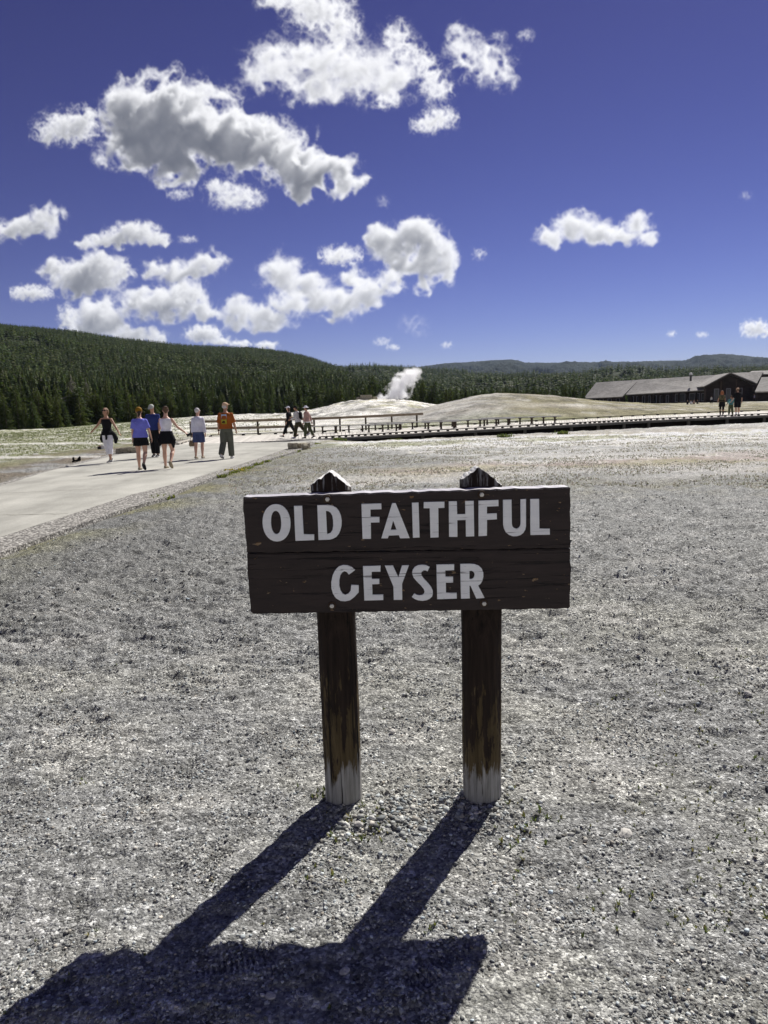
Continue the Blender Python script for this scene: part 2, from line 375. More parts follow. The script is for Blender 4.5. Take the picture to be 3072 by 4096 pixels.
# ---------------------------------------------------------------- materials
class Mat:
    def __init__(s, name, rough=0.8, spec=0.3):
        s.m = bpy.data.materials.new(name); s.m.use_nodes = True; s.t = s.m.node_tree; s.N = s.t.nodes; s.L = s.t.links
        s.b = s.N["Principled BSDF"]; s.b.inputs["Roughness"].default_value = rough; s.b.inputs["Specular IOR Level"].default_value = spec
        s._c = None
    def setc(s, c):
        if isinstance(c, tuple): s.b.inputs["Base Color"].default_value = (*c[:3], 1)
        else: s.L.new(c, s.b.inputs["Base Color"])
        return s
    def coord(s, kind="Object", scale=(1, 1, 1)):
        tc = s.N.new("ShaderNodeTexCoord"); mp = s.N.new("ShaderNodeMapping"); mp.inputs["Scale"].default_value = scale
        s.L.new(tc.outputs[kind], mp.inputs[0]); return mp.outputs[0]
    def noise(s, co, scale, detail=4, rough=0.55, dist=0.0, col=False):
        n = s.N.new("ShaderNodeTexNoise"); n.inputs["Scale"].default_value = scale; n.inputs["Detail"].default_value = detail
        n.inputs["Roughness"].default_value = rough; n.inputs["Distortion"].default_value = dist; s.L.new(co, n.inputs["Vector"])
        return n.outputs["Color" if col else "Fac"]
    def voro(s, co, scale, out="Distance", feature='F1', rnd=1.0):
        n = s.N.new("ShaderNodeTexVoronoi"); n.feature = feature; n.inputs["Scale"].default_value = scale; n.inputs["Randomness"].default_value = rnd
        s.L.new(co, n.inputs["Vector"]); return n.outputs[out]
    def ramp(s, fac, stops, interp='LINEAR'):
        n = s.N.new("ShaderNodeValToRGB"); e = n.color_ramp.elements; n.color_ramp.interpolation = interp
        while len(e) < len(stops): e.new(0.5)
        for i, (p, c) in enumerate(stops):
            e[i].position = p; e[i].color = (*c, 1) if isinstance(c, tuple) else (c, c, c, 1)
        s.L.new(fac, n.inputs[0]); return n.outputs[0]
    def mix(s, a, b, fac, mode='MIX'):
        n = s.N.new("ShaderNodeMix"); n.data_type = 'RGBA'; n.blend_type = mode
        for i, v in ((0, fac), (6, a), (7, b)):
            if isinstance(v, (int, float)): n.inputs[i].default_value = v if i == 0 else (v, v, v, 1)
            elif isinstance(v, tuple): n.inputs[i].default_value = (*v, 1)
            else: s.L.new(v, n.inputs[i])
        return n.outputs[2]
    def math(s, op, a, b=0.0):
        n = s.N.new("ShaderNodeMath"); n.operation = op
        for i, v in enumerate((a, b)):
            if isinstance(v, (int, float)): n.inputs[i].default_value = v
            else: s.L.new(v, n.inputs[i])
        return n.outputs[0]
    def attr(s, name, out="Color"):
        n = s.N.new("ShaderNodeAttribute"); n.attribute_name = name; return n.outputs[out]
    def bump(s, h, strength=0.5, dist=0.01, chain=None):
        n = s.N.new("ShaderNodeBump"); n.inputs["Strength"].default_value = strength; n.inputs["Distance"].default_value = dist
        s.L.new(h, n.inputs["Height"])
        if chain is not None: s.L.new(chain, n.inputs["Normal"])
        s.L.new(n.outputs[0], s.b.inputs["Normal"]); return n.outputs[0]
def plain(name, c, rough=0.8, spec=0.3, var=0.25, scale=8.0, bump=0.0):
    M_ = Mat(name, rough, spec); co = M_.coord(); n = M_.noise(co, scale, 4)
    lo = tuple(x*(1-var) for x in c); hi = tuple(min(1, x*(1+var)) for x in c)
    M_.setc(M_.ramp(n, [(0.3, lo), (0.7, hi)]))
    if bump: M_.bump(n, bump, 0.01)
    return M_.m
def wood(name, c, c2, axis='Z', rough=0.8, scale=18.0, stretch=0.06, bump=0.4, crack=(0.0, 0.0, 0.0)):
    M_ = Mat(name, rough, 0.25); st = {'X': (stretch, 1, 1), 'Y': (1, stretch, 1), 'Z': (1, 1, stretch)}[axis]
    co = M_.coord(scale=st); n = M_.noise(co, scale, 6, 0.6, 0.3); f = M_.noise(co, scale*4, 4, 0.6)
    base = M_.ramp(n, [(0.32, c), (0.68, c2)]); base = M_.mix(base, (0.5, 0.5, 0.5), M_.math('MULTIPLY', f, 0.12), 'OVERLAY')
    ck = M_.ramp(n, [(0.30, 1.0), (0.34, 0.0)]); base = M_.mix(base, tuple(x*0.35 for x in c), ck)
    M_.setc(base); M_.bump(n, bump, 0.01); return M_.m
# ---------------------------------------------------------------- the lie of the land
def tab(rows, D):
    """rows of (px, py) -> (azimuths, heights at distance D)"""
    A, Z = [], []
    for r in rows:
        a, e = az_el(r[0], r[1]); d = r[2] if len(r) > 2 else D
        A.append(a); Z.append(CAM_H+d*math.tan(e))
    o = np.argsort(A); return np.array(A)[o], np.array(Z)[o]
TREE_ROWS = [(-900, 1775, 140), (0, 1733, 150), (250, 1711, 160), (500, 1690, 175), (750, 1668, 190), (1000, 1655, 200), (1240, 1656, 200), (1500, 1645, 205),
             (1800, 1634, 205), (2300, 1622, 215), (3072, 1600, 225), (4000, 1575, 225)]
TL_A, TL_Z = tab(TREE_ROWS, 0); TL_D = np.array([r[2] for r in sorted(TREE_ROWS, key=lambda r: az_el(r[0], r[1])[0])], float)
CONE_A, CONE_Z = tab([(1000, 1664), (1080, 1660), (1150, 1655), (1250, 1643), (1340, 1624), (1400, 1611), (1430, 1606), (1500, 1602), (1560, 1600), (1620, 1602), (1680, 1611), (1730, 1620), (1800, 1632), (1900, 1640)], 150)
KNOLL_A, KNOLL_Z = tab([(1400, 1690), (1500, 1668), (1600, 1646), (1700, 1630), (1800, 1605), (1900, 1583), (1980, 1573), (2080, 1574), (2200, 1583), (2330, 1597), (2450, 1606), (2600, 1615), (2700, 1622), (2900, 1632)], 95)
DECK_FRONT = [(-9.6, 33.2, 0.03), (-3.3, 35.7, 0.03), (2.2, 38.1, 0.10), (11.2, 41.9, 0.19), (16.7, 44.4, 0.23), (25.3, 47.0, 0.28), (46, 53.5, 0.35)]
DECK_BACK = [(-10.6, 42.6, 0.03), (-4.3, 44.2, 0.03), (3.4, 47.4, 0.10), (13.6, 51.4, 0.19), (20.8, 55.6, 0.23), (31, 58.4, 0.28), (54, 66.0, 0.35)]
_fx = np.array([p[0] for p in DECK_FRONT]); _fy = np.array([p[1] for p in DECK_FRONT])
PATH_R = [(-1400, 2700), (-600, 2430), (0, 2212), (229, 2128), (452, 2050), (681, 1983), (732, 1955), (862, 1905), (1000, 1858), (1180, 1806), (1266, 1768)]
PATH_RI = [(-1400, 2580), (-600, 2340), (0, 2149), (289, 2056), (512, 1983), (723, 1929), (1000, 1845), (1150, 1793), (1236, 1766)]
PATH_L = [(-1400, 2180), (-600, 2040), (0, 1932), (120, 1899), (289, 1854), (470, 1811), (555, 1798), (663, 1784), (723, 1773)]
PATH_LI = [(-1400, 2215), (-600, 2062), (0, 1946), (181, 1888), (289, 1862), (482, 1817), (640, 1791), (735, 1776)]
PZ = 0.035
W_ = lambda L, z=PZ: [gnd(x, y, z) for x, y in L]
PR, PRI, PL_, PLI = W_(PATH_R), W_(PATH_RI), W_(PATH_L), W_(PATH_LI)
def path_mask(x, y):
    """>0 inside the path (metres from the nearer side, roughly)"""
    ya = np.array([p[1] for p in PR]); xa = np.array([p[0] for p in PR]); o = np.argsort(ya)
    yb = np.array([p[1] for p in PL_]); xb = np.array([p[0] for p in PL_]); q = np.argsort(yb)
    return np.minimum(np.interp(y, ya[o], xa[o])-x, x-np.interp(y, yb[q], xb[q])), np.interp(y, ya[o], xa[o])-x, x-np.interp(y, yb[q], xb[q])
H_OFF = 0.0
_pr = np.random.RandomState(5)
PRINTS = [(_pr.uniform(-2.2, 2.6), _pr.uniform(1.7, 6.5), _pr.uniform(0, 6.28)) for _ in range(46)]
def height(x, y, fine=True):
    r = np.hypot(x, y); az = np.arctan2(x, np.maximum(y, 1e-3)); az = np.where(y < 0, np.sign(x)*1.6, az)
    zt = np.interp(az, TL_A, TL_Z); D = np.interp(az, TL_A, TL_D)
    s = np.clip((r-45)/(D-45), 0, 1); z = zt*s**1.15
    z = np.where(r > D, zt, z)
    # the two sinter mounds
    c = np.interp(az, CONE_A, CONE_Z, left=-4, right=-4)
    k = sstep(68, 150, r)*(1-sstep(152, 196, r)); zc = -3+(c+3)*k
    n = fbm2(x*0.07, y*0.12, 4)
    zc = zc + k*(0.5*n+0.55*(0.6-2*np.abs(fbm2(x*0.22+3, y*0.45, 4))))
    z = np.where(zc > z, z+(zc-z)*sstep(0, 0.35, zc-z), z)
    c = np.interp(az, KNOLL_A, KNOLL_Z, left=-4, right=-4)
    k = sstep(50, 95, r)*(1-sstep(97, 140, r)); zc = -0.8+(c+0.8)*k + k*(0.16*n+0.08*fbm2(x*0.4, y*0.6, 4))
    z = np.where((zc > z) & (k > 0), z+(zc-z)*sstep(0, 0.25, zc-z), z)
    # hollow under the boardwalk
    t = y-np.interp(x, _fx, _fy); hol = sstep(-4.5, -0.6, t)*(1-sstep(9, 16, t))*sstep(-3.6, 2.5, x)
    z = z-0.55*hol
    if fine:
        pm = path_mask(x, y)[0]
        on = np.where((y > 2) & (y < 36), sstep(-0.35, 0.0, pm), 0)
        under = (t > -0.8) & (t < 11)
        free = (1-on)*np.where(under, 0.15, 1)
        f = np.clip(9.0/np.maximum(r, 1), 0, 1)
        h = 0.030*fbm2(x*0.9, y*0.9, 3)*np.clip(r/4, 0.5, 1.5)
        h = h + 0.060*(0.75-np.abs(fbm2(x*3.6+5, y*7.6, 3))*1.5+0.7*fbm2(x*3.0+40, y*7.0, 3))*(0.10+0.90*sstep(1.8, 7, r))*np.clip(14/np.maximum(r, 1), 0, 1) - 0.015 + 0.012*fbm2(x*7.0+3, y*9.0, 3)
        h = h + 0.010*fbm2(x*9, y*12, 2)*f + 0.0045*fbm2(x*30, y*34, 3)*f*f
        far = sstep(28, 60, r)
        h = h + far*0.10*fbm2(x*0.35, y*0.5, 3) + sstep(12, 18, r)*(1-far)*0.030*fbm2(x*2.2, y*2.6, 3)
        q = (r < 8)
        if q.any():
            xs_, ys_ = x[q], y[q]; add = np.zeros(xs_.shape)
            for (fx_, fy_, fa) in PRINTS:
                u_ = (xs_-fx_)*math.cos(fa)+(ys_-fy_)*math.sin(fa); v_ = -(xs_-fx_)*math.sin(fa)+(ys_-fy_)*math.cos(fa)
                e_ = np.clip(1.15-(u_/.135)**2-(v_/(.046-.012*np.sin(u_*12)))**2, 0, 1); add -= e_*(.0085+.0035*np.sign(np.sin(u_*390))*(e_ > .2)) - .004*np.exp(-((u_/.165)**2+(v_/.07)**2-1)**2*9)
            h[q] += add
        # soil heaped round the two post feet
        for px_ in (-0.20, 0.375):
            h = h + 0.014*np.exp(-(((x-px_)**2+(y-2.68)**2)/0.16**2))
        h = h + H_OFF*sstep(12, 6, r)
        z = z + h*free - 0.03*on
    return z
# colours of the ground (linear)
cW = np.array([.76, .74, .69]); cS = np.array([.47, .46, .44]); cGv = np.array([.365, .367, .355]); cG = np.array([.17, .19, .07]); cY = np.array([.40, .37, .25])
cR = np.array([.39, .33, .30]); cT = np.array([.42, .39, .33]); cDust = np.array([.48, .475, .41]); cO = np.array([.26, .25, .12]); cBr = np.array([.22, .19, .15])
H_OFF = -float(height(*np.meshgrid(np.linspace(-.9, .9, 60), np.linspace(1.8, 3.4, 60))).mean())-0.004
print('ground offset', H_OFF)
def lerp(a, b, t): return a + (b-a)*t[..., None]
def ground_colour(x, y):
    r = np.hypot(x, y); az = np.arctan2(x, np.maximum(y, 1e-3))
    n1 = fbm2(x*0.35, y*0.55, 4); n2 = fbm2(x*1.6+9, y*2.6, 4); n3 = fbm2(x*0.12+3, y*0.3, 4); n4 = fbm2(x*5, y*7, 3)
    base = np.zeros(x.shape+(3,)) + cGv
    base = lerp(base, cDust, np.clip(0.30+1.5*n1+0.8*n2, 0, 1)*sstep(9, 2.2, r))       # pale dust among the gravel, near the sign
    base = lerp(base, cS, sstep(0.0, 0.4, n2)*0.45)
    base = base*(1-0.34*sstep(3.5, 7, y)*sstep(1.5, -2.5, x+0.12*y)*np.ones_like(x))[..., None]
    n5 = fbm2(x*4.4+31, y*9, 4)
    base = base*(1+0.45*np.clip(n5+0.35*n2, -.45, .45))[..., None]
    # right-hand flats, colours by distance
    yy = y + 3.2*n3 + 1.8*n1 + 0.8*n2 - 0.03*(x-8)
    stops = [(13.5, cGv), (15.2, cS), (16.4, cT), (17.2, cY*0.9), (18.4, cR), (20.5, cS*1.15), (22.3, cGv*1.2), (23.6, cGv*1.05), (25.2, cS*1.2), (27.5, cW*0.95), (29.2, cW*.9), (30.0, cG*1.2), (30.9, cW), (32.6, cW), (33.6, cT*0.9), (37, cS*.9)]
    ys = [s_[0] for s_ in stops]
    right = np.stack([np.interp(yy, ys, [s_[1][k] for s_ in stops]) for k in range(3)], -1)
    right = lerp(right, cW, sstep(0.05, 0.4, n2)*0.55*sstep(15, 19, yy))
    right = lerp(right, cO, sstep(0.15, 0.45, n2*0.6+n4*0.7)*0.5*sstep(14, 17, yy))
    right = lerp(right, cS, sstep(-.1, .25, fbm2(x*0.22+50, y*0.35, 3)+0.012*(x-9))*0.75*sstep(14, 16, yy)*sstep(24, 21, yy))
    right = np.clip(right*1.22, 0, .78)
    edge = x - np.interp(y, [12, 16, 18, 20, 22, 25, 30, 34], [-4.0, -1.0, 1.0, 2.6, 2.2, 0.2, -2.2, -3.4]) + 1.4*n1
    mr = sstep(-1.5, 1.2, edge)*sstep(12.5, 15.5, yy)
    # thin green and rust tint in the middle
    mid = sstep(10, 14, y)*sstep(25, 17, y)
    base = lerp(base, cO, np.clip(0.25+n2*1.6+n1, 0, 1)*mid*0.55)
    base = lerp(base, cR*0.8, np.clip(n1*1.8+0.1, 0, 1)*mid*0.4)
    base = lerp(base, right, mr)
    pm, er, el = path_mask(x, y)
    near_path = (y < 36)
    # a little green along the kerb
    base = lerp(base, cO, np.where(near_path, sstep(-1.3, -0.2, er)*sstep(0.3, -0.05, er)*np.clip(0.5+2*n1, 0, 1)*0.7, 0))
    # land left of the path
    left = sstep(0.1, -0.3, el)*sstep(3, 6, y)
    d = -el
    lc = lerp(np.zeros(x.shape+(3,))+cBr*1.05, cGv*0.95, sstep(-0.1, 0.3, n1))
    fld = lerp(np.zeros(x.shape+(3,))+cW*0.78, cG*1.2, sstep(-0.42, -0.02, n2+0.25*n1+0.15*n4))
    lc = lerp(lc, cO, sstep(1.6, 2.4, d+0.9*n1)*sstep(3.6, 2.6, d)*.7)
    lc = lerp(lc, fld, sstep(2.8, 4.2, d+1.0*n1))
    base = lerp(base, lc, left*(y < 60))
    # everything beyond the boardwalk
    t = y-np.interp(x, _fx, _fy)
    fardist = sstep(8, 11, t)*(x > -30)
    fardist = np.maximum(fardist, sstep(40, 46, r)*(x < -6))
    st = fbm2(x*0.05, y*0.22+7, 4); st2 = fbm2(x*0.16, y*0.55, 4)
    fg = lerp(np.zeros(x.shape+(3,))+cW, cG*1.2, sstep(-0.30, 0.02, st2+0.4*st+0.10))            # left meadow
    fw = lerp(np.zeros(x.shape+(3,))+cW, cO*1.35, sstep(0.02, 0.4, st2+0.5*st)*0.75)
    fw = lerp(fw, cS*0.9, sstep(0.0, 0.3, fbm2(x*0.1+20, y*0.5, 3))*0.5)
    gr = lerp(np.zeros(x.shape+(3,))+np.array([.235,.215,.125]), cT*.95, sstep(-0.02, 0.32, st+0.5*st2)*0.8)
    gr = lerp(gr, cW*0.85, sstep(0.22, 0.42, st2)*0.6)
    aL = az_el(700, 1660)[0]; aK = az_el(1500, 1640)[0]; aK2 = az_el(1990, 1600)[0]
    fw = lerp(fw, cS*.62, sstep(.05, .22, fbm2(x*.10+5, y*.42, 4))*sstep(95, 120, r)*.8)
    fc = lerp(fg, fw, sstep(aL-0.06, aL+0.05, az+0.05*st))
    kn = lerp(np.zeros(x.shape+(3,))+cW*0.62, cT*0.82, sstep(-0.2, 0.25, st2)*0.8)
    kn = lerp(kn, gr, sstep(aK2-0.05, aK2+0.05, az+0.06*st2))
    kn = lerp(kn, cG*1.1, sstep(72, 60, r+6*st2)*0.85)
    fc = lerp(fc, kn, sstep(aK-0.03, aK+0.03, az+0.02*st)*sstep(128, 110, r+ (az_el(1700,1600)[0]-az)*120))
    fc = lerp(fc, gr, sstep(128, 150, r)*sstep(az_el(1980, 1600)[0], az_el(2100, 1600)[0], az))
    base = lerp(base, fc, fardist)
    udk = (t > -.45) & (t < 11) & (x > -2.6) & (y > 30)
    base = np.where(udk[..., None], np.array([.07, .065, .055]), base)  # shade below the boardwalk put into the soil colour
    # two worn white tracks through the left meadow
    for (a0, b0, wdt) in ((-11.5, 27.0, 0.9), (-13.0, 38.0, 1.0)):
        dd = np.abs(y-(b0+0.35*(-x+a0)+1.2*n3)); base = lerp(base, cW, sstep(wdt, wdt*0.4, dd)*((x < a0+1) & (x > -60))*0.9)
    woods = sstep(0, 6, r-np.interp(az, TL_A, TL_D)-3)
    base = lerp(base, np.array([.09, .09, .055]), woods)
    return np.clip(base, 0.01, 0.8)
def build_ground():
    rows = [0.4]
    while rows[-1] < 62: rows.append(rows[-1]+max(0.0045, 0.00085*rows[-1]**2))
    while rows[-1] < 260: rows.append(rows[-1]+1.8)
    while rows[-1] < 60000: rows.append(rows[-1]*1.12)
    rows = np.array(rows); fine = np.radians(np.arange(-35, 35.01, 0.085))
    lo = np.radians(np.concatenate([np.arange(-180, -60, 6), np.arange(-60, -35.2, 0.6)])); az = np.concatenate([lo, fine, -lo[::-1]])
    A, Rr = np.meshgrid(az, rows); X = Rr*np.sin(A); Y = Rr*np.cos(A)
    Z = height(X, Y); Z = np.where(Rr > 400, np.minimum(Z, 0.5), Z)
    Z = np.where(np.abs(A) > math.radians(60), np.where(Rr < 40, Z*0.3, -0.3), Z)
    nr, na = X.shape
    i = np.arange(nr-1)[:, None]*na; j = np.arange(na-1)[None, :]; a = (i+j).ravel()
    F = np.stack([a, a+1, a+1+na, a+na], 1)
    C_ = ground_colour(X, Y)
    g = Mat("ground_soil", 0.92, 0.15); co = g.coord("Object")
    col = g.attr("Col")
    pos = g.N.new("ShaderNodeNewGeometry").outputs["Position"]
    ln = g.N.new("ShaderNodeVectorMath"); ln.operation = 'LENGTH'; g.L.new(pos, ln.inputs[0])
    nearf = g.ramp(g.math('DIVIDE', ln.outputs["Value"], 40.0), [(0.0, 1.0), (0.30, 0.75), (1.0, 0.12)])
    v1 = g.voro(co, 95, "Color"); d1 = g.voro(co, 95, "Distance"); v2 = g.voro(co, 42, "Color"); d2 = g.voro(co, 42, "Distance")
    n1 = g.noise(co, 7, 6, 0.65); n2 = g.noise(co, 34, 5, 0.7); n3 = g.noise(co, 150, 3, 0.6)
    bw = g.N.new("ShaderNodeRGBToBW"); g.L.new(v1, bw.inputs[0]); bw2 = g.N.new("ShaderNodeRGBToBW"); g.L.new(v2, bw2.inputs[0])
    peb = g.ramp(bw.outputs[0], [(0.15, 0.46), (0.42, 0.78), (0.66, 1.20), (0.84, 2.1)])
    peb2 = g.ramp(bw2.outputs[0], [(0.2, 0.75), (0.75, 1.3)])
    k = g.mix(peb, peb2, 0.4, 'MULTIPLY'); k = g.mix(k, g.ramp(n2, [(0.30, 0.62), (0.70, 1.4)]), 1.0, 'MULTIPLY')
    kk = g.mix((1.0, 1.0, 1.0), k, g.math('ADD', g.math('MULTIPLY', nearf, 0.8), 0.2))
    far_n = g.noise(g.coord("Object", (1.0, 1.7, 1)), 4.5, 8, 0.82)
    far_k = g.ramp(far_n, [(0.37, 0.28), (0.5, 0.95), (0.62, 1.65)])
    kk = g.mix(kk, g.ramp(g.noise(g.coord('Object', (1, 2.0, 1)), 15, 5, .6), [(.34, .66), (.5, 1.0), (.66, 1.35)]), 1.0, 'MULTIPLY')
    kk = g.mix(kk, far_k, g.math('SUBTRACT', 1.0, nearf), 'MULTIPLY')
    dustm = g.ramp(g.noise(co, 3.2, 7, 0.62), [(0.45, 0.0), (0.70, 0.45)])
    c = g.mix(col, kk, 1.0, 'MULTIPLY'); c = g.mix(c, g.mix(col, 1.45, 1.0, 'MULTIPLY'), g.math('MULTIPLY', dustm, nearf))
    # meadow: thin grass, sinter showing through in fine mottles
    s3 = g.N.new('ShaderNodeSeparateColor'); g.L.new(col, s3.inputs[0]); gm_ = g.N.new('ShaderNodeClamp'); g.L.new(g.math('MULTIPLY', g.math('SUBTRACT', s3.outputs[1], g.math('MULTIPLY', s3.outputs[0], 1.02)), 90.0), gm_.inputs[0])
    mo = g.ramp(g.noise(g.coord('Object', (1, .8, 1)), 1.5, 8, .78), [(.475, 0.0), (.545, 1.0)])
    c = g.mix(c, (.60, .585, .52), g.math('MULTIPLY', gm_.outputs[0], mo))
    pat = g.ramp(g.noise(g.coord('Object', (1, .55, 1)), .26, 9, .76), [(.37, .42), (.5, 1.0), (.62, 1.30)]); c = g.mix(c, g.mix(c, pat, 1.0, 'MULTIPLY'), g.ramp(g.math('DIVIDE', ln.outputs['Value'], 100.0), [(.3, 0.0), (.6, 1.0)]))
    g.setc(c)
    h = g.math('ADD', g.math('MULTIPLY', d1, -0.9), g.math('MULTIPLY', n2, 0.9)); h = g.math('ADD', h, g.math('MULTIPLY', d2, -0.9))
    h = g.math('ADD', h, g.math('MULTIPLY', n3, 0.35))
    b = g.bump(h, 1.0, 0.017); g.bump(far_n, 0.5, 0.12, b)
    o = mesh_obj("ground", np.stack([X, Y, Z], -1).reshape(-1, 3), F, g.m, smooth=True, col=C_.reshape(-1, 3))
    tag(o, "pale gravel and sinter flats with thin grass running out to the hills", kind="structure")
build_ground()
# ---------------------------------------------------------------- hills
HILL_L = [(-1200, 1225), (-400, 1258), (0, 1294), (250, 1318), (500, 1351), (750, 1378), (1000, 1391), (1150, 1406), (1250, 1431), (1320, 1457), (1380, 1480), (1450, 1510), (1560, 1545), (1700, 1580)]
HILL_M = [(900, 1500), (1200, 1470), (1320, 1461), (1400, 1461), (1500, 1461), (1600, 1466), (1680, 1480), (1760, 1492), (1900, 1496), (2200, 1496), (2500, 1492), (2700, 1487), (2900, 1480), (3072, 1470), (3600, 1440), (4200, 1420)]
HILL_F = [(1400, 1500), (1600, 1482), (1700, 1462), (1780, 1452), (1850, 1448), (1960, 1440), (2040, 1436), (2075, 1440), (2100, 1449), (2200, 1450), (2300, 1446), (2400, 1447), (2550, 1444), (2650, 1441), (2740, 1440), (2780, 1430), (2820, 1419), (2880, 1414), (2920, 1415), (3000, 1424), (3072, 1429), (3400, 1440), (4200, 1430)]
def hill_fn(rows, r1, drop, d_of=None, rough=6.0, p=1.0):
    A, Z = tab(rows, r1)
    def f(x, y):
        r = np.hypot(x, y); az = np.arctan2(x, np.maximum(y, 1e-3))
        r0 = (np.interp(az, TL_A, TL_D)+4) if d_of is None else d_of
        z0 = np.interp(az, TL_A, TL_Z)*(1 if d_of is None else 0)-0.6
        s = np.clip((r-r0)/(r1-r0), 0, 1); z1 = np.interp(az, A, Z)-drop
        back = sstep(r1, r1*1.5, r)
        n = fbm2(x/260, y/260, 4)*rough*4*np.clip(s*(1-s)*4, 0, 1) + fbm2(x/60, y/60, 3)*rough*0.6*np.clip(s*5, 0, 1)*np.clip((1-s)*6, 0.15, 1)
        return z0+(z1-z0)*(s**p)*(1-0.6*back)+n
    return f
fL = hill_fn(HILL_L, 1250, 7.5, rough=7, p=1.08); fM = hill_fn(HILL_M, 2300, 12, d_of=420, rough=8, p=1.0); fF = hill_fn(HILL_F, 5200, 8, d_of=2600, rough=22, p=1.0)
soil = Mat("forest_floor", 0.95, 0.1)
_c = soil.coord("Object"); _n = soil.noise(_c, 0.02, 8, 0.7); _n2 = soil.noise(_c, 0.3, 5, 0.7)
soil.setc(soil.mix(soil.ramp(_n, [(0.50, (.035, .045, .022)), (0.62, (.06, .065, .035)), (0.70, (.30, .27, .22))]), soil.ramp(_n2, [(0.3, 0.5), (0.7, 1.3)]), 1.0, 'MULTIPLY'))
farm = Mat("far_forest", 0.95, 0.05); _c = farm.coord("Object"); _n = farm.noise(_c, 0.004, 6, 0.6); _n2 = farm.noise(_c, 0.06, 6, 0.75)
farm.setc(farm.mix(farm.ramp(_n, [(0.35, (.020, .027, .022)), (0.65, (.034, .042, .030))]), farm.ramp(_n2, [(0.32, 0.45), (0.68, 1.5)]), 1.0, 'MULTIPLY')); farm.bump(_n2, 0.9, 9.0)
def hill_mesh(name, fn, a0, a1, r0, r1, mat, nr, da, label, jag=0.0):
    az = np.arange(az_el(a0, 1600)[0], az_el(a1, 1600)[0], da); rr = np.linspace(0, 1, nr)
    A, S = np.meshgrid(az, rr)
    R0 = r0(A) if callable(r0) else r0; Rr = R0+(r1-R0)*S; X = Rr*np.sin(A); Y = Rr*np.cos(A); Z = fn(X, Y)
    if jag: Z = Z + jag*np.abs(perlin2(X/9.0, Y/9.0))+jag*0.7*np.abs(perlin2(X/4.0+9, Y/4.0))
    nr_, na = X.shape; i = np.arange(nr_-1)[:, None]*na; j = np.arange(na-1)[None, :]; a = (i+j).ravel()
    F = np.stack([a, a+1, a+1+na, a+na], 1)
    o = mesh_obj(name, np.stack([X, Y, Z], -1).reshape(-1, 3), F, mat, smooth=True); return tag(o, label, kind="structure")
hill_mesh("hill", fL, -1500, 1750, lambda A: np.interp(A, TL_A, TL_D)+2, 1500, soil.m, 220, 0.003, "wooded hillside rising on the left behind the walkers")
hill_mesh("hill", fM, 700, 4300, 420, 2900, soil.m, 120, 0.003, "low green forested rise behind the geyser and the lodge")
hill_mesh("hill", fF, 1300, 4300, 2600, 6500, farm.m, 260, 0.0008, "dark blue far ridge along the right skyline", jag=9.0)
# ---------------------------------------------------------------- conifers
def conifer(rs, tiers, spokes, h=1.0, w=0.17, gappy=0.0, base=0.06, sub=1):
    """unit-height tree: ragged skirts of sprays; returns verts, tris, trunk verts/tris"""
    V, F = [], []
    for t in range(tiers):
        s = t/(tiers-1); z = base+(1-base)*(s**0.9)*0.97
        rad = w*(1-s)**0.62*(0.62+0.62*rs.rand())*(1.0 if s > 0.12 else 0.7+2.5*s)+0.012
        n = max(4, int(spokes*(1-0.45*s))); a0 = rs.rand()*6.28
        for k in range(n):
            if rs.rand() < gappy: continue
            a = a0+2*math.pi*(k+rs.uniform(-.35, .35))/n; rr = rad*rs.uniform(0.6, 1.25); dz = -0.045-0.10*rad/w*rs.uniform(0.2, 1.0)*(1-s)
            up = rs.uniform(0.0, 0.03); wd = 2.1*math.pi*rr/n*rs.uniform(0.35, 0.75); ca, sa = math.cos(a), math.sin(a)
            b = len(V); zt = min(1.0, z+0.02+up)
            if sub == 1:
                V += [(0.0, 0.0, zt), (ca*rr*0.7-sa*wd, sa*rr*0.7+ca*wd, z+dz*0.6), (ca*rr, sa*rr, z+dz), (ca*rr*0.7+sa*wd, sa*rr*0.7-ca*wd, z+dz*0.6)]
                F += [(b, b+1, b+2), (b, b+2, b+3)]
            else:
                # a spray broken into leaflets along its rib
                m_ = 5
                for q in range(m_):
                    f0 = (q+0.2)/m_; f1 = min(1.12, f0+rs.uniform(.28, .45)); sd = rs.choice((-1, 1))*rs.uniform(0.25, 1.0)*(1-f0*0.45)
                    c0 = (ca*rr*f0, sa*rr*f0, z+dz*f0+rs.uniform(-.004, .006)); c1 = (ca*rr*f1-sa*wd*sd, sa*rr*f1+ca*wd*sd, z+dz*f1-rs.uniform(0.0, 0.022))
                    c2 = (ca*rr*min(1.1, f1+.12)-sa*wd*sd*0.15, sa*rr*min(1.1, f1+.12)+ca*wd*sd*0.15, z+dz*f1+rs.uniform(0, .012)); b = len(V)
                    c3 = (c0[0]-sa*wd*0.16*sd, c0[1]+ca*wd*0.16*sd, c0[2]-0.012)
                    V += [c0, c3, c1, c2]; F += [(b, b+1, b+2), (b, b+2, b+3)]
    b = len(V); V += [(0, 0, 1.03), (0.012, 0, 0.93), (-0.006, 0.01, 0.93), (-0.006, -0.01, 0.93)]; F += [(b, b+1, b+2), (b, b+2, b+3), (b, b+3, b+1)]
    return np.array(V, np.float32), np.array(F, np.int32)
def trunk_arr(r=0.013, top=0.9, seg=5):
    V, F = [], []
    for z, q in ((-0.03, 1.25), (0.12, 1.0), (top, 0.15)):
        for k in range(seg): V.append((r*q*math.cos(6.283*k/seg), r*q*math.sin(6.283*k/seg), z))
    for i in range(2):
        for k in range(seg):
            k2 = (k+1) % seg; F += [(i*seg+k, i*seg+k2, (i+1)*seg+k2), (i*seg+k, (i+1)*seg+k2, (i+1)*seg+k)]
    return np.array(V, np.float32), np.array(F, np.int32)
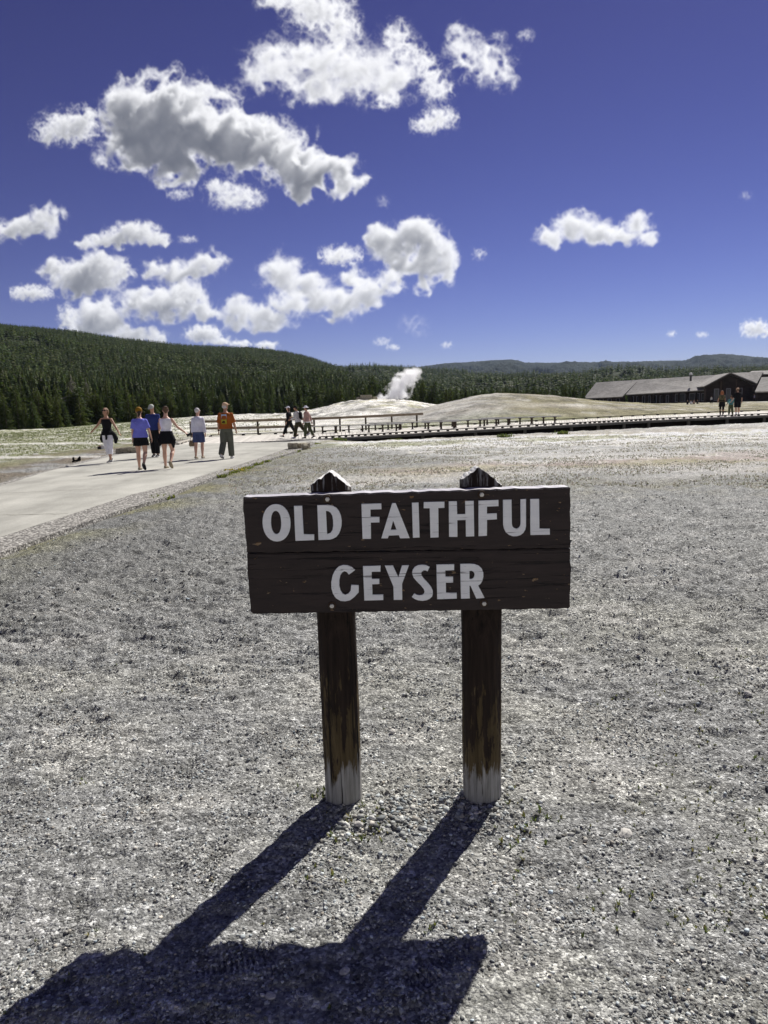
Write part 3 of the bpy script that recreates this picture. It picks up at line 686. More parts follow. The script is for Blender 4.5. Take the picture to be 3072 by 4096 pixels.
def leaf_mat(name, dark, light, scale):
    f = Mat(name, 0.75, 0.15); co = f.coord("Object"); n = f.noise(co, scale, 4, 0.6); v = f.attr("Tint")
    f.setc(f.mix(f.ramp(n, [(0.3, dark), (0.7, light)]), v, 1.0, 'MULTIPLY')); f.b.inputs["Transmission Weight"].default_value = 0.0
    # needles let some light through
    tr = f.N.new("ShaderNodeBsdfTranslucent"); tr.inputs[0].default_value = (light[0]*0.95, light[1]*1.15, light[2]*0.7, 1)
    mx = f.N.new("ShaderNodeMixShader"); mx.inputs[0].default_value = 0.38; out = f.N["Material Output"]
    f.L.new(f.b.outputs[0], mx.inputs[1]); f.L.new(tr.outputs[0], mx.inputs[2]); f.L.new(mx.outputs[0], out.inputs[0]); return f.m
needles = leaf_mat("needles", (.033, .048, .016), (.078, .096, .032), 0.5)
bark = plain("bark", (.11, .085, .07), 0.9, 0.1, 0.4, 3.0)
def scatter_trees(name, P, H, Wd, tint, variants, mat, label, trunks=False):
    """one mesh of many trees"""
    rs = np.random.RandomState(len(P)); VV, FF, CC = [], [], []; off = 0; vi = rs.randint(0, len(variants), len(P))
    for k, (v, f) in enumerate(variants):
        I = np.nonzero(vi == k)[0]
        if len(I) == 0: continue
        a = rs.rand(len(I))*6.283; ca, sa = np.cos(a)[:, None], np.sin(a)[:, None]
        h = H[I][:, None]; w = (Wd[I])[:, None]
        x = (v[None, :, 0]*ca-v[None, :, 1]*sa)*w; y = (v[None, :, 0]*sa+v[None, :, 1]*ca)*w; z = v[None, :, 2]*h
        q = np.stack([x+P[I, 0:1], y+P[I, 1:2], z+P[I, 2:3]], -1).reshape(-1, 3)
        FF.append((f[None]+(np.arange(len(I))*len(v))[:, None, None]).reshape(-1, 3)+off); VV.append(q.astype(np.float32)); off += len(q)
        CC.append(np.repeat(tint[I], len(v), 0))
    o = mesh_obj(name, np.concatenate(VV), np.concatenate(FF), mat, col=np.concatenate(CC), colname="Tint")
    return tag(o, label, "forest", kind="stuff")
_rs = np.random.RandomState(11)
LOD2 = [conifer(_rs, 6, 6, w=0.20, base=0.02) for _ in range(6)]
LOD1 = [conifer(_rs, 12, 9, w=0.17, gappy=0.08) for _ in range(6)]
def tints(n, rs, spread=0.28):
    t = rs.normal(1, spread, n).clip(0.4, 1.9)[:, None]; w = rs.normal(0, 0.10, n)[:, None]
    return np.concatenate([t*(1+w*1.3), t, t*(1-w)], 1)
def clumps(P, T): return T*(1+1.1*np.clip(fbm2(P[:, 0]/45, P[:, 1]/45, 3)+.6*fbm2(P[:, 0]/14+7, P[:, 1]/14, 2), -.5, .7))[:, None]
def spots(fn, a0, a1, r0, r1, n, rs, keep=None, rpow=2.0, jit=True):
    A = rs.uniform(az_el(a0, 1600)[0], az_el(a1, 1600)[0], n); u = rs.rand(n)
    R0 = r0(A) if callable(r0) else np.full(n, float(r0)); Rr = (R0**rpow+(r1**rpow-R0**rpow)*u)**(1/rpow)
    X, Y = Rr*np.sin(A), Rr*np.cos(A)
    if keep is not None:
        k = keep(X, Y, Rr, A, rs); X, Y, Rr = X[k], Y[k], Rr[k]
    return np.stack([X, Y, fn(X, Y)], 1), Rr
TLD = lambda A: np.interp(A, TL_A, TL_D)
# bare scree patches on the left hill
def bare(X, Y, Rr, A, rs):
    n = fbm2(X/38+3, Y/38, 3); band = np.exp(-((Rr-470)/170)**2)
    px_ = np.interp(A, [az_el(q, 1600)[0] for q in range(-200, 1700, 100)], list(range(-200, 1700, 100)))
    sc = np.clip(1-np.abs(px_-1060)/130, 0, 1)*np.clip(1-np.abs(Rr-470)/150, 0, 1)*1.2+np.clip(1-np.abs(px_-120)/120, 0, 1)*np.clip(1-np.abs(Rr-560)/120, 0, 1)*0.8
    return ~((n+sc*0.62 > 0.44) & (rs.rand(len(X)) < 0.93))
P, Rr = spots(fL, -1400, 1700, lambda A: TLD(A)+46, 1265, 54000, _rs, bare, 1.5)
m_ = Rr < 420
H = (_rs.uniform(5, 9.5, len(P))*np.clip(0.75+Rr/1500, 0.8, 1.1)); Wd = H*_rs.uniform(0.75, 1.25, len(P))*1.05
T = clumps(P, tints(len(P), _rs))
scatter_trees("forest", P[~m_], H[~m_], Wd[~m_], T[~m_], LOD2, needles, "dense conifer forest covering the left hillside up to the skyline")
scatter_trees("forest", P[m_], H[m_], Wd[m_], T[m_], LOD1, needles, "taller conifers filling the foot of the left hillside behind the front row")
P, Rr = spots(lambda x, y: fM(x, y), 900, 4200, lambda A: np.full(len(A), 430.), 2330, 26000, _rs, None, 1.5)
H = _rs.uniform(7, 12, len(P))*np.clip(0.8+Rr/4000, .8, 1.3); T = clumps(P, tints(len(P), _rs, 0.22))
scatter_trees("forest", P, H, H*_rs.uniform(.8, 1.4, len(P))*1.3, T, LOD2, needles, "dark conifer forest over the low rise behind the geyser and the lodge")
flat = lambda x, y: np.interp(np.arctan2(x, y), TL_A, TL_Z)-0.6
P, Rr = spots(flat, 1500, 4200, lambda A: TLD(A)+70, 440, 1500, _rs, None, 2.0)
k_ = ~((P[:, 0]/P[:, 1] > 0.24) & (Rr < 300)); P = P[k_]
H = _rs.uniform(4.5, 8.5, len(P)); T = tints(len(P), _rs, 0.25)*.85
scatter_trees("forest", P, H, H*_rs.uniform(.8, 1.2, len(P)), T, LOD1, needles, "belt of conifers on the flat behind the front trees right of the geyser")
# front trees: each one a thing of its own with trunk and crown
HI = []
for k in range(9):
    v, f = conifer(_rs, 22, 11, w=0.175 if k < 6 else 0.215, gappy=0.06, base=0.03, sub=2)
    cm = bpy.data.meshes.new("crown"); HI.append((v, f))
tv, tf = trunk_arr()
def mesh_of(name, v, f, mat, tint=None):
    o = mesh_obj(name, v, f, mat, col=None if tint is None else np.tile(np.array([tint]), (len(v), 1)), colname="Tint")
    COL.objects.unlink(o); me = o.data; bpy.data.objects.remove(o); return me
TONES = [("dark green", (.70, .80, .75)), ("mid green", (1.05, 1.0, .9)), ("olive green", (1.55, 1.35, .85))]
CROWN = [[mesh_of("crown", v, f, needles, t[1]) for t in TONES] for v, f in HI]
TRUNK = mesh_of("trunk", tv, tf, bark)
def tree_thing(x, y, z, h, w, rot, k, tone, label, group, name="pine_tree"):
    e = empty(name, (x, y, z), rot, label, "pine tree", group); e.scale = (w, w, h)
    c = bpy.data.objects.new("crown", CROWN[k][tone] if not isinstance(tone, bpy.types.Mesh) else tone); link(c, e)
    t = bpy.data.objects.new("trunk", TRUNK); link(t, e); return e
cand = []
for px_ in np.linspace(-25, 2330, 262):
    a = az_el(px_+_rs.uniform(-6, 6), 1600)[0]; D = TLD(a)
    cand.append((a, D+_rs.uniform(1, 16), 0))
for px_ in np.linspace(-10, 1500, 34):
    a = az_el(px_+_rs.uniform(-20, 20), 1600)[0]; cand.append((a, TLD(a)+_rs.uniform(22, 42), 1))
zones = [(300, "at the far left edge of the woods"), (620, "behind the walkers in black and purple"), (1000, "behind the walkers in white and orange"), (1330, "behind the three walkers on the boardwalk"), (1620, "behind the steaming geyser mound"), (2000, "right of the steam, behind the grassy knoll"), (9999, "between the knoll and the lodge")]
for i, (a, r, row) in enumerate(cand):
    x, y = r*math.sin(a), r*math.cos(a); z = float(np.interp(a, TL_A, TL_Z))-0.15
    px_ = 1536+2840*math.tan(a)
    if 1430 < px_ < 1780: h = _rs.uniform(5.5, 9.5)
    elif px_ >= 1780: h = _rs.uniform(4.5, 7.5)
    elif px_ > 1150: h = _rs.uniform(5.5, 9.5)
    else: h = _rs.uniform(5.0, 9.5)
    if px_ > 1900: h *= 0.95
    if _rs.rand() < 0.25: h *= 0.6
    if row: h *= 1.35
    k = _rs.randint(9); tone = int(_rs.choice(3, p=[.3, .4, .3]))
    zn = next(zl for lim, zl in zones if px_ < lim)
    size = "tall" if h > 8.5 else ("small" if h < 5.5 else "medium")
    tree_thing(x, y, z, h, h*_rs.uniform(.9, 1.4), _rs.uniform(0, 6.28), k, tone, "%s %s conifer %s" % (size, TONES[tone][0], zn), "conifers in the front row of the woods, %s" % zn)
greyn = leaf_mat("dead_needles", (.12, .105, .10), (.20, .18, .17), 0.5)
gm_ = mesh_of("crown", *conifer(_rs, 22, 11, w=0.20, gappy=0.25, base=0.05, sub=2), greyn, (1, 1, 1))
for px_, dr, h, lb in ((292, 20, 11.5, "dead grey conifer with a rounded crown standing among the green ones"), (350, 45, 12, "thin grey dying conifer just right of the rounded dead one")):
    a = az_el(px_, 1600)[0]; r = TLD(a)+dr
    tree_thing(r*math.sin(a), r*math.cos(a), float(np.interp(a, TL_A, TL_Z)), h, h*(1.2 if h < 12 else .7), 1, 0, gm_, lb, None, "dead_tree")['category'] = "dead tree"
# ---------------------------------------------------------------- path
def ribbon(name, A, B, z_top, z_bot, mat, label, kind="structure", parent=None):
    """slab between two lines of world points with the same direction"""
    def dens(L):
        L = np.array(L)[:, :2]; s = np.concatenate([[0], np.cumsum(np.linalg.norm(np.diff(L, axis=0), axis=1))]); q = np.linspace(0, s[-1], 60)
        return np.stack([np.interp(q, s, L[:, 0]), np.interp(q, s, L[:, 1])], 1)
    a, b = dens(A), dens(B); n = len(a); w = 0.02*fbm2(a[:, 1]*1.3, a[:, 0]*1.3, 3)
    b = b + np.stack([w*2, w], 1)
    V = [(*p, z_top) for p in a]+[(*p, z_top) for p in b]+[(*p, z_bot) for p in a]+[(*p, z_bot) for p in b]; F = []
    for i in range(n-1):
        F += [(i, i+1, n+i+1, n+i), (i, 2*n+i, 2*n+i+1, i+1), (n+i, n+i+1, 3*n+i+1, 3*n+i)]
    F += [(0, n, 3*n, 2*n), (n-1, 3*n-1, 4*n-1, 2*n-1)]
    o = mesh_obj(name, np.array(V), F, mat, parent); return tag(o, label, kind=kind)
cm = Mat("concrete", 0.9, 0.2); co = cm.coord("Object"); n = cm.noise(co, 0.8, 6, 0.6); n2 = cm.noise(co, 26, 4, 0.7); n3 = cm.noise(cm.coord("Object", (1, 0.25, 1)), 0.9, 5, .6)
c = cm.mix(cm.ramp(n, [(0.35, (.36, .352, .315)), (0.65, (.465, .455, .41))]), cm.ramp(n2, [(0.3, .85), (.7, 1.12)]), 1.0, 'MULTIPLY')
cm.setc(cm.mix(c, cm.ramp(n3, [(0.38, .80), (0.50, .97), (0.62, 1.08)]), 1.0, 'MULTIPLY')); cm.bump(n2, 0.3, 0.004)
am = Mat("exposed_aggregate", 0.85, 0.25); co = am.coord("Object"); v = am.voro(co, 30, "Color"); d = am.voro(co, 30, "Distance"); bw = am.N.new("ShaderNodeRGBToBW"); am.L.new(v, bw.inputs[0])
am.setc(am.mix(am.ramp(bw.outputs[0], [(0.2, (.16, .15, .14)), (0.5, (.36, .34, .31)), (0.8, (.62, .60, .55))]), am.ramp(d, [(0.35, 1.0), (0.6, 0.45)]), 1.0, 'MULTIPLY')); am.bump(am.math('MULTIPLY', d, -1.0), 0.8, 0.012)
ribbon("path", PLI, PRI, PZ+0.004, -0.05, cm.m, "broad buff concrete walkway leading to the boardwalk")
ribbon("path_edge", PRI, PR, PZ, -0.06, am.m, "exposed aggregate margin along the right side of the concrete walkway")
ribbon("path_edge", PL_, PLI, PZ, -0.06, am.m, "exposed aggregate margin along the left side of the concrete walkway")
jm = plain("joint", (.16, .15, .12), 0.95, 0.1)
for a, b in (((0, 1974), (395, 1957)), ((0, 2062), (270, 2056)), ((560, 1866), (1130, 1797)), ((700, 1787), (1190, 1786)), ((330, 1905), (720, 1897))):
    p, q = Vector(gnd(*a, PZ)), Vector(gnd(*b, PZ)); d = (q-p).normalized(); s = Vector((-d.y, d.x, 0))*0.009; N_ = 12
    V = []; F = []
    for i in range(N_+1):
        c = p.lerp(q, i/N_); c.z = PZ+0.008; wv = Vector((-d.y, d.x, 0))*0.03*math.sin(i*1.7+a[0]); V += [c+s+wv, c-s+wv]
        if i: F.append((2*i-2, 2*i-1, 2*i+1, 2*i))
    tag(mesh_obj("path_joint", [v[:] for v in V], F, jm), "thin dark joint line across the concrete walkway", kind="structure")
# ---------------------------------------------------------------- the sign
BY = 2.60
def bpt(x, y): p = atY(x, y, BY); return p
def on_board(x, y, z=0.0): p = bpt(x, y); return (p[0], p[2])
def C1(u, v): return 940+u/2.37, 1900+v/2.37
def C2(u, v): return 1640+u/2.37, 1850+v/2.37
sg = empty("wooden_sign", (0.09, 2.70, 0.0), 0, "dark brown plank sign with raised white letters, bolted to two round posts", "sign")
SO = Vector((0.09, 2.70, 0.0))
def loc_xz(p, dy=0.0): return (p[0]-SO.x, BY-SO.y+dy, p[1])
bw_ = Mat("brown_paint", 0.62, 0.35)
co = bw_.coord("Object", (0.13, 1, 1)); g1 = bw_.noise(co, 46, 6, 0.62, 0.5); g2 = bw_.noise(co, 180, 4, 0.6)
lines = bw_.noise(bw_.coord("Object", (0.035, 1, 1)), 55, 5, 0.7, 0.8)
lomask = bw_.noise(bw_.coord("Object", (1.6, 1, 1.0)), 3.1, 3, .6)
ck = bw_.math('MULTIPLY', bw_.ramp(lines, [(0.39, 1.0), (0.425, 0.0)]), bw_.ramp(lomask, [(0.40, 0.15), (0.62, 1.0)]))
c = bw_.ramp(g1, [(0.3, (.018, .0110, .0098)), (0.7, (.035, .0225, .020))])
c = bw_.mix(c, (.004, .003, .003), ck)
chip = bw_.ramp(bw_.noise(bw_.coord("Object", (0.55, 1, 1.3)), 40, 4, 0.6), [(0.655, 0.0), (0.675, 1.0)])
c = bw_.mix(c, bw_.ramp(g2, [(0.35, (.19, .095, .03)), (.65, (.26, .20, .13))]), chip)
bw_.setc(c)
hh = bw_.math('SUBTRACT', bw_.math('MULTIPLY', g1, 0.25), bw_.math('MULTIPLY', ck, 1.0)); hh = bw_.math('SUBTRACT', hh, bw_.math('MULTIPLY', chip, 0.5)); bw_.bump(hh, 0.7, 0.004)
brown = bw_.m
bl_ = Mat("worn_lit_edge", .45, .6); co = bl_.coord("Object", (.25, 1, 1)); n = bl_.noise(co, 30, 5, .65); bl_.setc(bl_.ramp(n, [(.30, (.05, .04, .04)), (.42, (.42, .40, .43)), (.7, (.62, .60, .64))])); bl_.bump(n, .5, .004); whitened = bl_.m  # worn paint, lightened so the top edge looks sunlit
def jagged(L, amp, step, seed, closed=True):
    out = []; rs = np.random.RandomState(seed)
    for i in range(len(L)):
        a = np.array(L[i]); b = np.array(L[(i+1) % len(L)]); d = b-a; n = max(1, int(np.linalg.norm(d)/step)); t = d/np.linalg.norm(d); nn = np.array([-t[1], t[0]])
        for k in range(n):
            f = k/n; out.append(tuple(a+d*f+nn*(amp*(rs.rand()-.5)*(0.3 if k == 0 else 1))))
    return out
# board outline: left end slightly gnawed
UP = [(972, 1994), (976, 1988), (2277, 1948), (2282, 1952), (2283, 2192), (986, 2212), (983, 2160), (976, 2062), (971, 2040)]
LOW = [(987, 2216), (2283, 2196), (2281, 2428), (2275, 2435), (1012, 2456), (1003, 2448), (996, 2380), (989, 2290)]
for nm, L, sd in (("board", UP, 1), ("board", LOW, 2)):
    poly = [on_board(*p) for p in L]; poly = jagged(poly, 0.0040, 0.022, sd)
    bm = bmesh.new(); th = 0.078
    fr = [bm.verts.new(loc_xz(p)) for p in poly]; bk = [bm.verts.new(loc_xz(p, th)) for p in poly]; n = len(poly)
    ff = bm.faces.new(fr); fb = bm.faces.new(bk[::-1])
    for i in range(n): bm.faces.new((fr[i], bk[i], bk[(i+1) % n], fr[(i+1) % n]))
    bmesh.ops.recalc_face_normals(bm, faces=bm.faces)
    ed = [e for e in bm.edges if e in ff.edges[:] or e in fb.edges[:]] if False else list(ff.edges)+list(fb.edges)
    bmesh.ops.bevel(bm, geom=ed, offset=0.004, segments=2, affect='EDGES')
    me = bpy.data.meshes.new(nm); bm.to_mesh(me); bm.free(); me.materials.append(brown); me.materials.append(whitened)
    for pg in me.polygons: pg.material_index = 1 if pg.normal.z > .6 and nm == 'board' and pg.center.z > 1.2 else 0
    link(bpy.data.objects.new(nm, me), sg)
# the boards' pale upper edge: chipped wear with sunlit brightness painted in
wp = Mat("white_paint", 0.55, 0.4); co = wp.coord("Object", (0.1, 1, 1)); n = wp.noise(co, 60, 5, .6, .4); l = wp.noise(wp.coord("Object", (0.03, 1, 1)), 55, 5, .7, .8)
cr = wp.ramp(l, [(0.365, 1.0), (0.385, 0.0)]); sp_ = wp.ramp(wp.noise(wp.coord("Object"), 85, 3, .6), [(0.28, 1.0), (0.33, 0.0)])
c = wp.mix(wp.ramp(n, [(0.3, (.80, .80, .80)), (0.7, (.89, .89, .88))]), (.16, .15, .15), wp.math('MULTIPLY', cr, 0.8)); wp.setc(wp.mix(c, (.45, .44, .44), wp.math('MULTIPLY', sp_, 0.6))); wp.bump(wp.math('SUBTRACT', n, cr), 0.4, 0.002)
def ell(cx, cy, rx, ry, n=28, tilt=0.0, p=2.0):
    o = []
    for k in range(n):
        t = 2*math.pi*k/n; x = math.copysign(abs(math.cos(t))**(2/p), math.cos(t))*rx; y = math.copysign(abs(math.sin(t))**(2/p), math.sin(t))*ry
        o.append((cx+x+tilt*y, cy+y))
    return o
LET = [
 (C1, ell(395, 451, 132, 177, tilt=.03, p=2.1), [ell(391, 448, 49, 110, tilt=.03, p=2.2)]),
 (C1, [(560, 292), (637, 290), (652, 560), (751, 562), (751, 615), (575, 622)], []),
 (C1, [(781, 285), (880, 281), (925, 289), (960, 308), (985, 338), (1003, 380), (1012, 430), (1010, 480), (1000, 520), (985, 555), (962, 584), (930, 602), (900, 610), (793, 614)], [[(862, 338), (885, 341), (908, 356), (924, 385), (931, 430), (932, 480), (925, 520), (908, 546), (890, 554), (873, 556)]]),
 (C1, [(1199, 272), (1387, 268), (1388, 322), (1283, 326), (1285, 395), (1369, 396), (1369, 447), (1287, 449), (1289, 603), (1210, 603)], []),
 (C1, [(1490, 265), (1523, 265), (1655, 596), (1565, 598), (1553, 568), (1457, 572), (1448, 598), (1388, 598)], [[(1499, 430), (1475, 518), (1532, 517)]]),
 (C2, [(18, 380), (80, 378), (90, 708), (28, 711)], []),
 (C2, [(130, 374), (325, 370), (325, 428), (267, 430), (270, 707), (193, 710), (187, 432), (130, 432)], []),
 (C2, [(367, 367), (443, 366), (446, 489), (524, 487), (522, 364), (602, 362), (607, 697), (530, 700), (528, 542), (447, 545), (448, 703), (370, 702)], []),
 (C2, [(648, 360), (836, 354), (837, 412), (728, 416), (727, 484), (820, 480), (822, 536), (728, 542), (727, 692), (650, 696)], []),
 (C2, [(880, 353), (960, 350), (963, 580), (968, 603), (985, 620), (1008, 626), (1030, 616), (1043, 598), (1047, 575), (1045, 348), (1097, 345), (1097, 600), (1090, 635), (1072, 665), (1045, 686), (1012, 696), (975, 697), (938, 685), (908, 660), (890, 625), (882, 590)], []),
 (C2, [(1138, 345), (1221, 343), (1224, 625), (1322, 626), (1323, 682), (1140, 685)], []),
 (C1, [(1138, 899), (1110, 872), (1070, 854), (1025, 850), (985, 864), (950, 900), (926, 950), (914, 1010), (915, 1070), (930, 1125), (958, 1165), (1000, 1190), (1045, 1194), (1090, 1185), (1130, 1155), (1172, 1110), (1173, 1042), (1103, 1038), (1097, 1095), (1075, 1122), (1045, 1133), (1020, 1122), (1000, 1090), (989, 1045), (989, 1000), (998, 950), (1015, 922), (1038, 909), (1060, 916), (1080, 942)], []),
 (C1, [(1213, 862), (1380, 857), (1378, 913), (1295, 915), (1297, 982), (1368, 982), (1368, 1030), (1300, 1033), (1303, 1133), (1405, 1130), (1405, 1182), (1227, 1187)], []),
 (C1, [(1420, 857), (1497, 855), (1548, 968), (1583, 855), (1648, 853), (1583, 1030), (1585, 1180), (1505, 1180), (1502, 1055)], []),
 (C2, [(185, 988), (165, 1030), (147, 1020), (128, 1020), (110, 1034), (105, 1052), (110, 1070), (130, 1098), (170, 1140), (200, 1178), (214, 1210), (216, 1240), (208, 1268), (185, 1290), (155, 1303), (118, 1308), (75, 1303), (42, 1290), (18, 1272), (40, 1238), (60, 1248), (88, 1255), (115, 1252), (133, 1240), (138, 1222), (130, 1197), (105, 1165), (60, 1120), (32, 1085), (20, 1050), (25, 1015), (45, 988), (75, 971), (112, 966), (150, 970)], []),
 (C2, [(250, 965), (417, 962), (417, 1018), (333, 1021), (335, 1080), (407, 1080), (407, 1135), (338, 1137), (340, 1232), (441, 1233), (442, 1287), (258, 1293)], []),
 (C2, [(475, 960), (560, 957), (610, 960), (650, 975), (678, 1003), (692, 1038), (694, 1078), (684, 1118), (668, 1146), (645, 1165), (705, 1280), (628, 1287), (572, 1165), (562, 1165), (565, 1285), (483, 1288)], [[(562, 1025), (585, 1024), (603, 1036), (612, 1058), (608, 1082), (594, 1098), (578, 1103), (562, 1102)]]),
]
def lettering(name, sel):
    cu = bpy.data.curves.new("t", 'CURVE'); cu.dimensions = '2D'; cu.fill_mode = 'BOTH'; cu.extrude = 0.0022; cu.bevel_depth = 0.0012; cu.bevel_resolution = 1; cu.offset = -0.0010
    for fn, out, holes in sel:
        for loop in [out]+holes:
            s = cu.splines.new('POLY'); pts = [on_board(*fn(*q)) for q in loop]; s.points.add(len(pts)-1)
            for i, p in enumerate(pts): s.points[i].co = (p[0]-SO.x, p[1], 0, 1)
            s.use_cyclic_u = True
    o = bpy.data.objects.new("t", cu); COL.objects.link(o); dg = bpy.context.evaluated_depsgraph_get()
    me = bpy.data.meshes.new_from_object(o.evaluated_get(dg)); bpy.data.objects.remove(o); me.name = name
    # curve lies in x/y: stand it up so that it sits 1 mm into the board face
    me.transform(Matrix.Translation((0, BY-SO.y-0.0022, 0)) @ Matrix.Rotation(math.pi/2, 4, 'X'))
    me.materials.clear(); me.materials.append(wp.m); link(bpy.data.objects.new(name, me), sg)
lettering("lettering", LET[:3]); lettering("lettering", LET[3:11]); lettering("lettering", LET[11:])
steel = Mat("bolt_steel", 0.35, 0.5); steel.b.inputs["Metallic"].default_value = 0.7; steel.setc((.55, .53, .50)); rustd = plain("rust_ring", (.06, .04, .028), .9, .2)
for q in (C1(877, 228), C1(920, 1237), C2(678, 303), C2(700, 1333)):
    p = on_board(*q); c = Vector(loc_xz(p)); m1 = MB()
    m1.tube([c+Vector((0, -0.0045, 0)), c+Vector((0, -0.001, 0))], [0.0145, 0.0155], 20)
    b = m1.build("washer", rustd, sg); m2 = MB(); m2.tube([c+Vector((0, -0.0125, 0)), c+Vector((0, -0.0115, 0)), c+Vector((0, -0.004, 0))], [0.0065, 0.0085, 0.0088], 6); m2.build("bolt", steel.m, b)
# posts
pm_ = Mat("weathered_post", 0.85, 0.2); co = pm_.coord("Object", (1, 1, 0.055)); g1 = pm_.noise(co, 62, 6, .65, .4); g2 = pm_.noise(co, 210, 4, .6); co2 = pm_.coord("Object", (1, 1, 0.16)); pt = pm_.noise(co2, 34, 6, .68, .3)
sep = pm_.N.new("ShaderNodeSeparateXYZ"); pm_.L.new(pm_.coord("Object"), sep.inputs[0]); zz = sep.outputs[2]
dark = pm_.ramp(g1, [(0.3, (.012, .008, .006)), (0.7, (.040, .027, .020))])
tan = pm_.ramp(g1, [(0.3, (.040, .027, .012)), (0.7, (.135, .10, .05))]); pale = pm_.ramp(g1, [(0.28, (.14, .135, .12)), (0.6, (.37, .36, .34)), (0.75, (.46, .45, .43))])
f1 = pm_.ramp(pm_.math('ADD', pm_.math('MULTIPLY', zz, -1.15), pm_.math('ADD', pm_.math('MULTIPLY', pt, 2.3), -0.68)), [(0.0, 0.0), (0.10, 1.0)])
f2 = pm_.ramp(pm_.math('ADD', pm_.math('MULTIPLY', zz, -6.0), pm_.math('ADD', pm_.math('MULTIPLY', pt, 3.0), -0.20)), [(0.30, 0.0), (0.60, 1.0)])
# f1 grows downwards (bare tan wood), f2 only near the foot (silver grey)
c = pm_.mix(dark, tan, f1); c = pm_.mix(c, pale, f2)
crk = pm_.ramp(pm_.noise(pm_.coord("Object", (1, 1, 0.012)), 70, 4, .6, .2), [(0.345, 1.0), (0.37, 0.0)]); c = pm_.mix(c, (.012, .010, .008), crk)
f3 = pm_.ramp(zz, [(0.0, 0.0), (1.0, 1.0)]); f3 = pm_.math('MULTIPLY', pm_.math('GREATER_THAN', zz, 1.285), pm_.ramp(pm_.noise(pm_.coord('Object', (1, 1, .08)), 48, 5, .7), [(.50, 0.0), (.60, 1.0)]))
c = pm_.mix(c, (.32, .315, .30), f3)
pm_.setc(c); pm_.bump(pm_.math('SUBTRACT', pm_.math('ADD', g1, pm_.math('MULTIPLY', g2, .4)), crk), 0.8, 0.004)
gt_ = Mat("weathered_lit_grain", .7, .3); co = gt_.coord("Object", (1, .15, 1)); n = gt_.noise(co, 60, 5, .7); gt_.setc(gt_.ramp(n, [(.30, (.16, .15, .14)), (.42, (.50, .49, .48)), (.7, (.72, .71, .71))])); gt_.bump(n, .8, .006); grain_top = gt_.m  # post tops: weathered grain with the sun's brightness added to its colour
def post(xb, yb, xt, rb, rt, ztop, peak_dx, ridge, slope, seed):
    rs = np.random.RandomState(seed); seg = 56; V = []; F = []; levels = [-0.12, 0.0, 0.1, 0.25, 0.4, 0.55, 0.7, 0.82, 0.9, 1.0, 1.1, 1.18, 1.24]
    a = np.arange(seg)/seg*2*np.pi; rib = 0.0012*np.interp(np.sin(a*5+seed)+np.sin(a*13), [-2, 2], [-1, 1])
    ca, sa = np.cos(a), np.sin(a)
    for z in levels+[None]:
        f = (1.0 if z is None else max(z, 0)/1.25); r = rb+(rt-rb)*min(f, 1)+rib+0.0012*rs.randn(seg); x = (xb+(xt-xb)*min(f, 1.05))+r*ca-SO.x; y = yb+r*sa-SO.y
        y = np.maximum(y, BY+0.080-SO.y+0.001) if (z is None or z > 0.80) else y   # notched flat behind the boards
        if z is None:
            dx = r*ca-peak_dx; zt = ztop-slope*np.abs(dx)*(1+0.25*(dx > 0))-0.0*sa; zz_ = zt+0.002*rs.randn(seg)
        else: zz_ = np.full(seg, z)
        V += list(zip(x, y, zz_))
    nl = len(levels)+1
    for i in range(nl-1):
        for k in range(seg): k2 = (k+1) % seg; F.append((i*seg+k, i*seg+k2, (i+1)*seg+k2, (i+1)*seg+k))
    # roof-shaped top: strips across
    b = (nl-1)*seg; top = [b+k for k in range(seg)]; n2 = seg//2
    xs = [V[t][0] for t in top]
    ridge_ids = []
    for k in range(n2+1):
        pass
    # left-right strips: pair vertex k with seg-k
    for k in range(0, n2):
        a1, a2 = top[k], top[(k+1) % seg]; b1, b2 = top[(seg-k) % seg], top[(seg-k-1) % seg]
        q = [a1, a2, b2, b1]; q = [v for i, v in enumerate(q) if v not in q[:i]]
        if len(q) > 2: F.append(tuple(q))
    o = mesh_obj("post", np.array(V), F, pm_.m, sg); o.data.materials.append(grain_top); o.data.polygons.foreach_set('material_index', [0]*((nl-1)*seg)+[1]*(len(o.data.polygons)-(nl-1)*seg)); o.data.polygons.foreach_set("use_smooth", [True]*((nl-1)*seg)+[False]*(len(o.data.polygons)-(nl-1)*seg))
    return o
post(-0.198, 2.726, -0.202, 0.0745, 0.0775, 1.357, 0.0, 0, 0.66, 3)
post(0.370, 2.710, 0.374, 0.0770, 0.0800, 1.358, -0.008, 0, 0.66, 8)
# ---------------------------------------------------------------- boardwalk
pl_m = Mat("weathered_plank", 0.85, 0.2); co = pl_m.coord("Object"); n = pl_m.noise(co, 3.0, 5, .6); v = pl_m.attr("Tint")
pl_m.setc(pl_m.mix(pl_m.ramp(n, [(0.3, (.52, .49, .44)), (0.7, (.68, .65, .60))]), v, 1.0, 'MULTIPLY')); 
timber = wood("grey_timber", (.14, .115, .09), (.22, .185, .14), 'X', 0.85, 6, 0.1, 0.3); timber_dark = plain("dark_timber", (.045, .040, .034), .9, .15, .4, 2)
bwk = empty("boardwalk", (0, 36, 0), 0, "long raised plank boardwalk with a low timber kerb crossing behind the sign", "boardwalk")
BO = Vector((0, 36, 0))
def cum(L):
    L = np.array(L, float); return np.concatenate([[0], np.cumsum(np.linalg.norm(np.diff(L[:, :2], axis=0), axis=1))]), L
sF, LF = cum(DECK_FRONT); sB, LB = cum(DECK_BACK)
def at(L, s, q): return np.array([np.interp(q, s, L[:, k]) for k in range(3)])
def fr(t): return at(LF, sF, np.interp(t, np.linspace(0, 1, len(sF)), sF))
def bk(t): return at(LB, sB, np.interp(t, np.linspace(0, 1, len(sB)), sB))
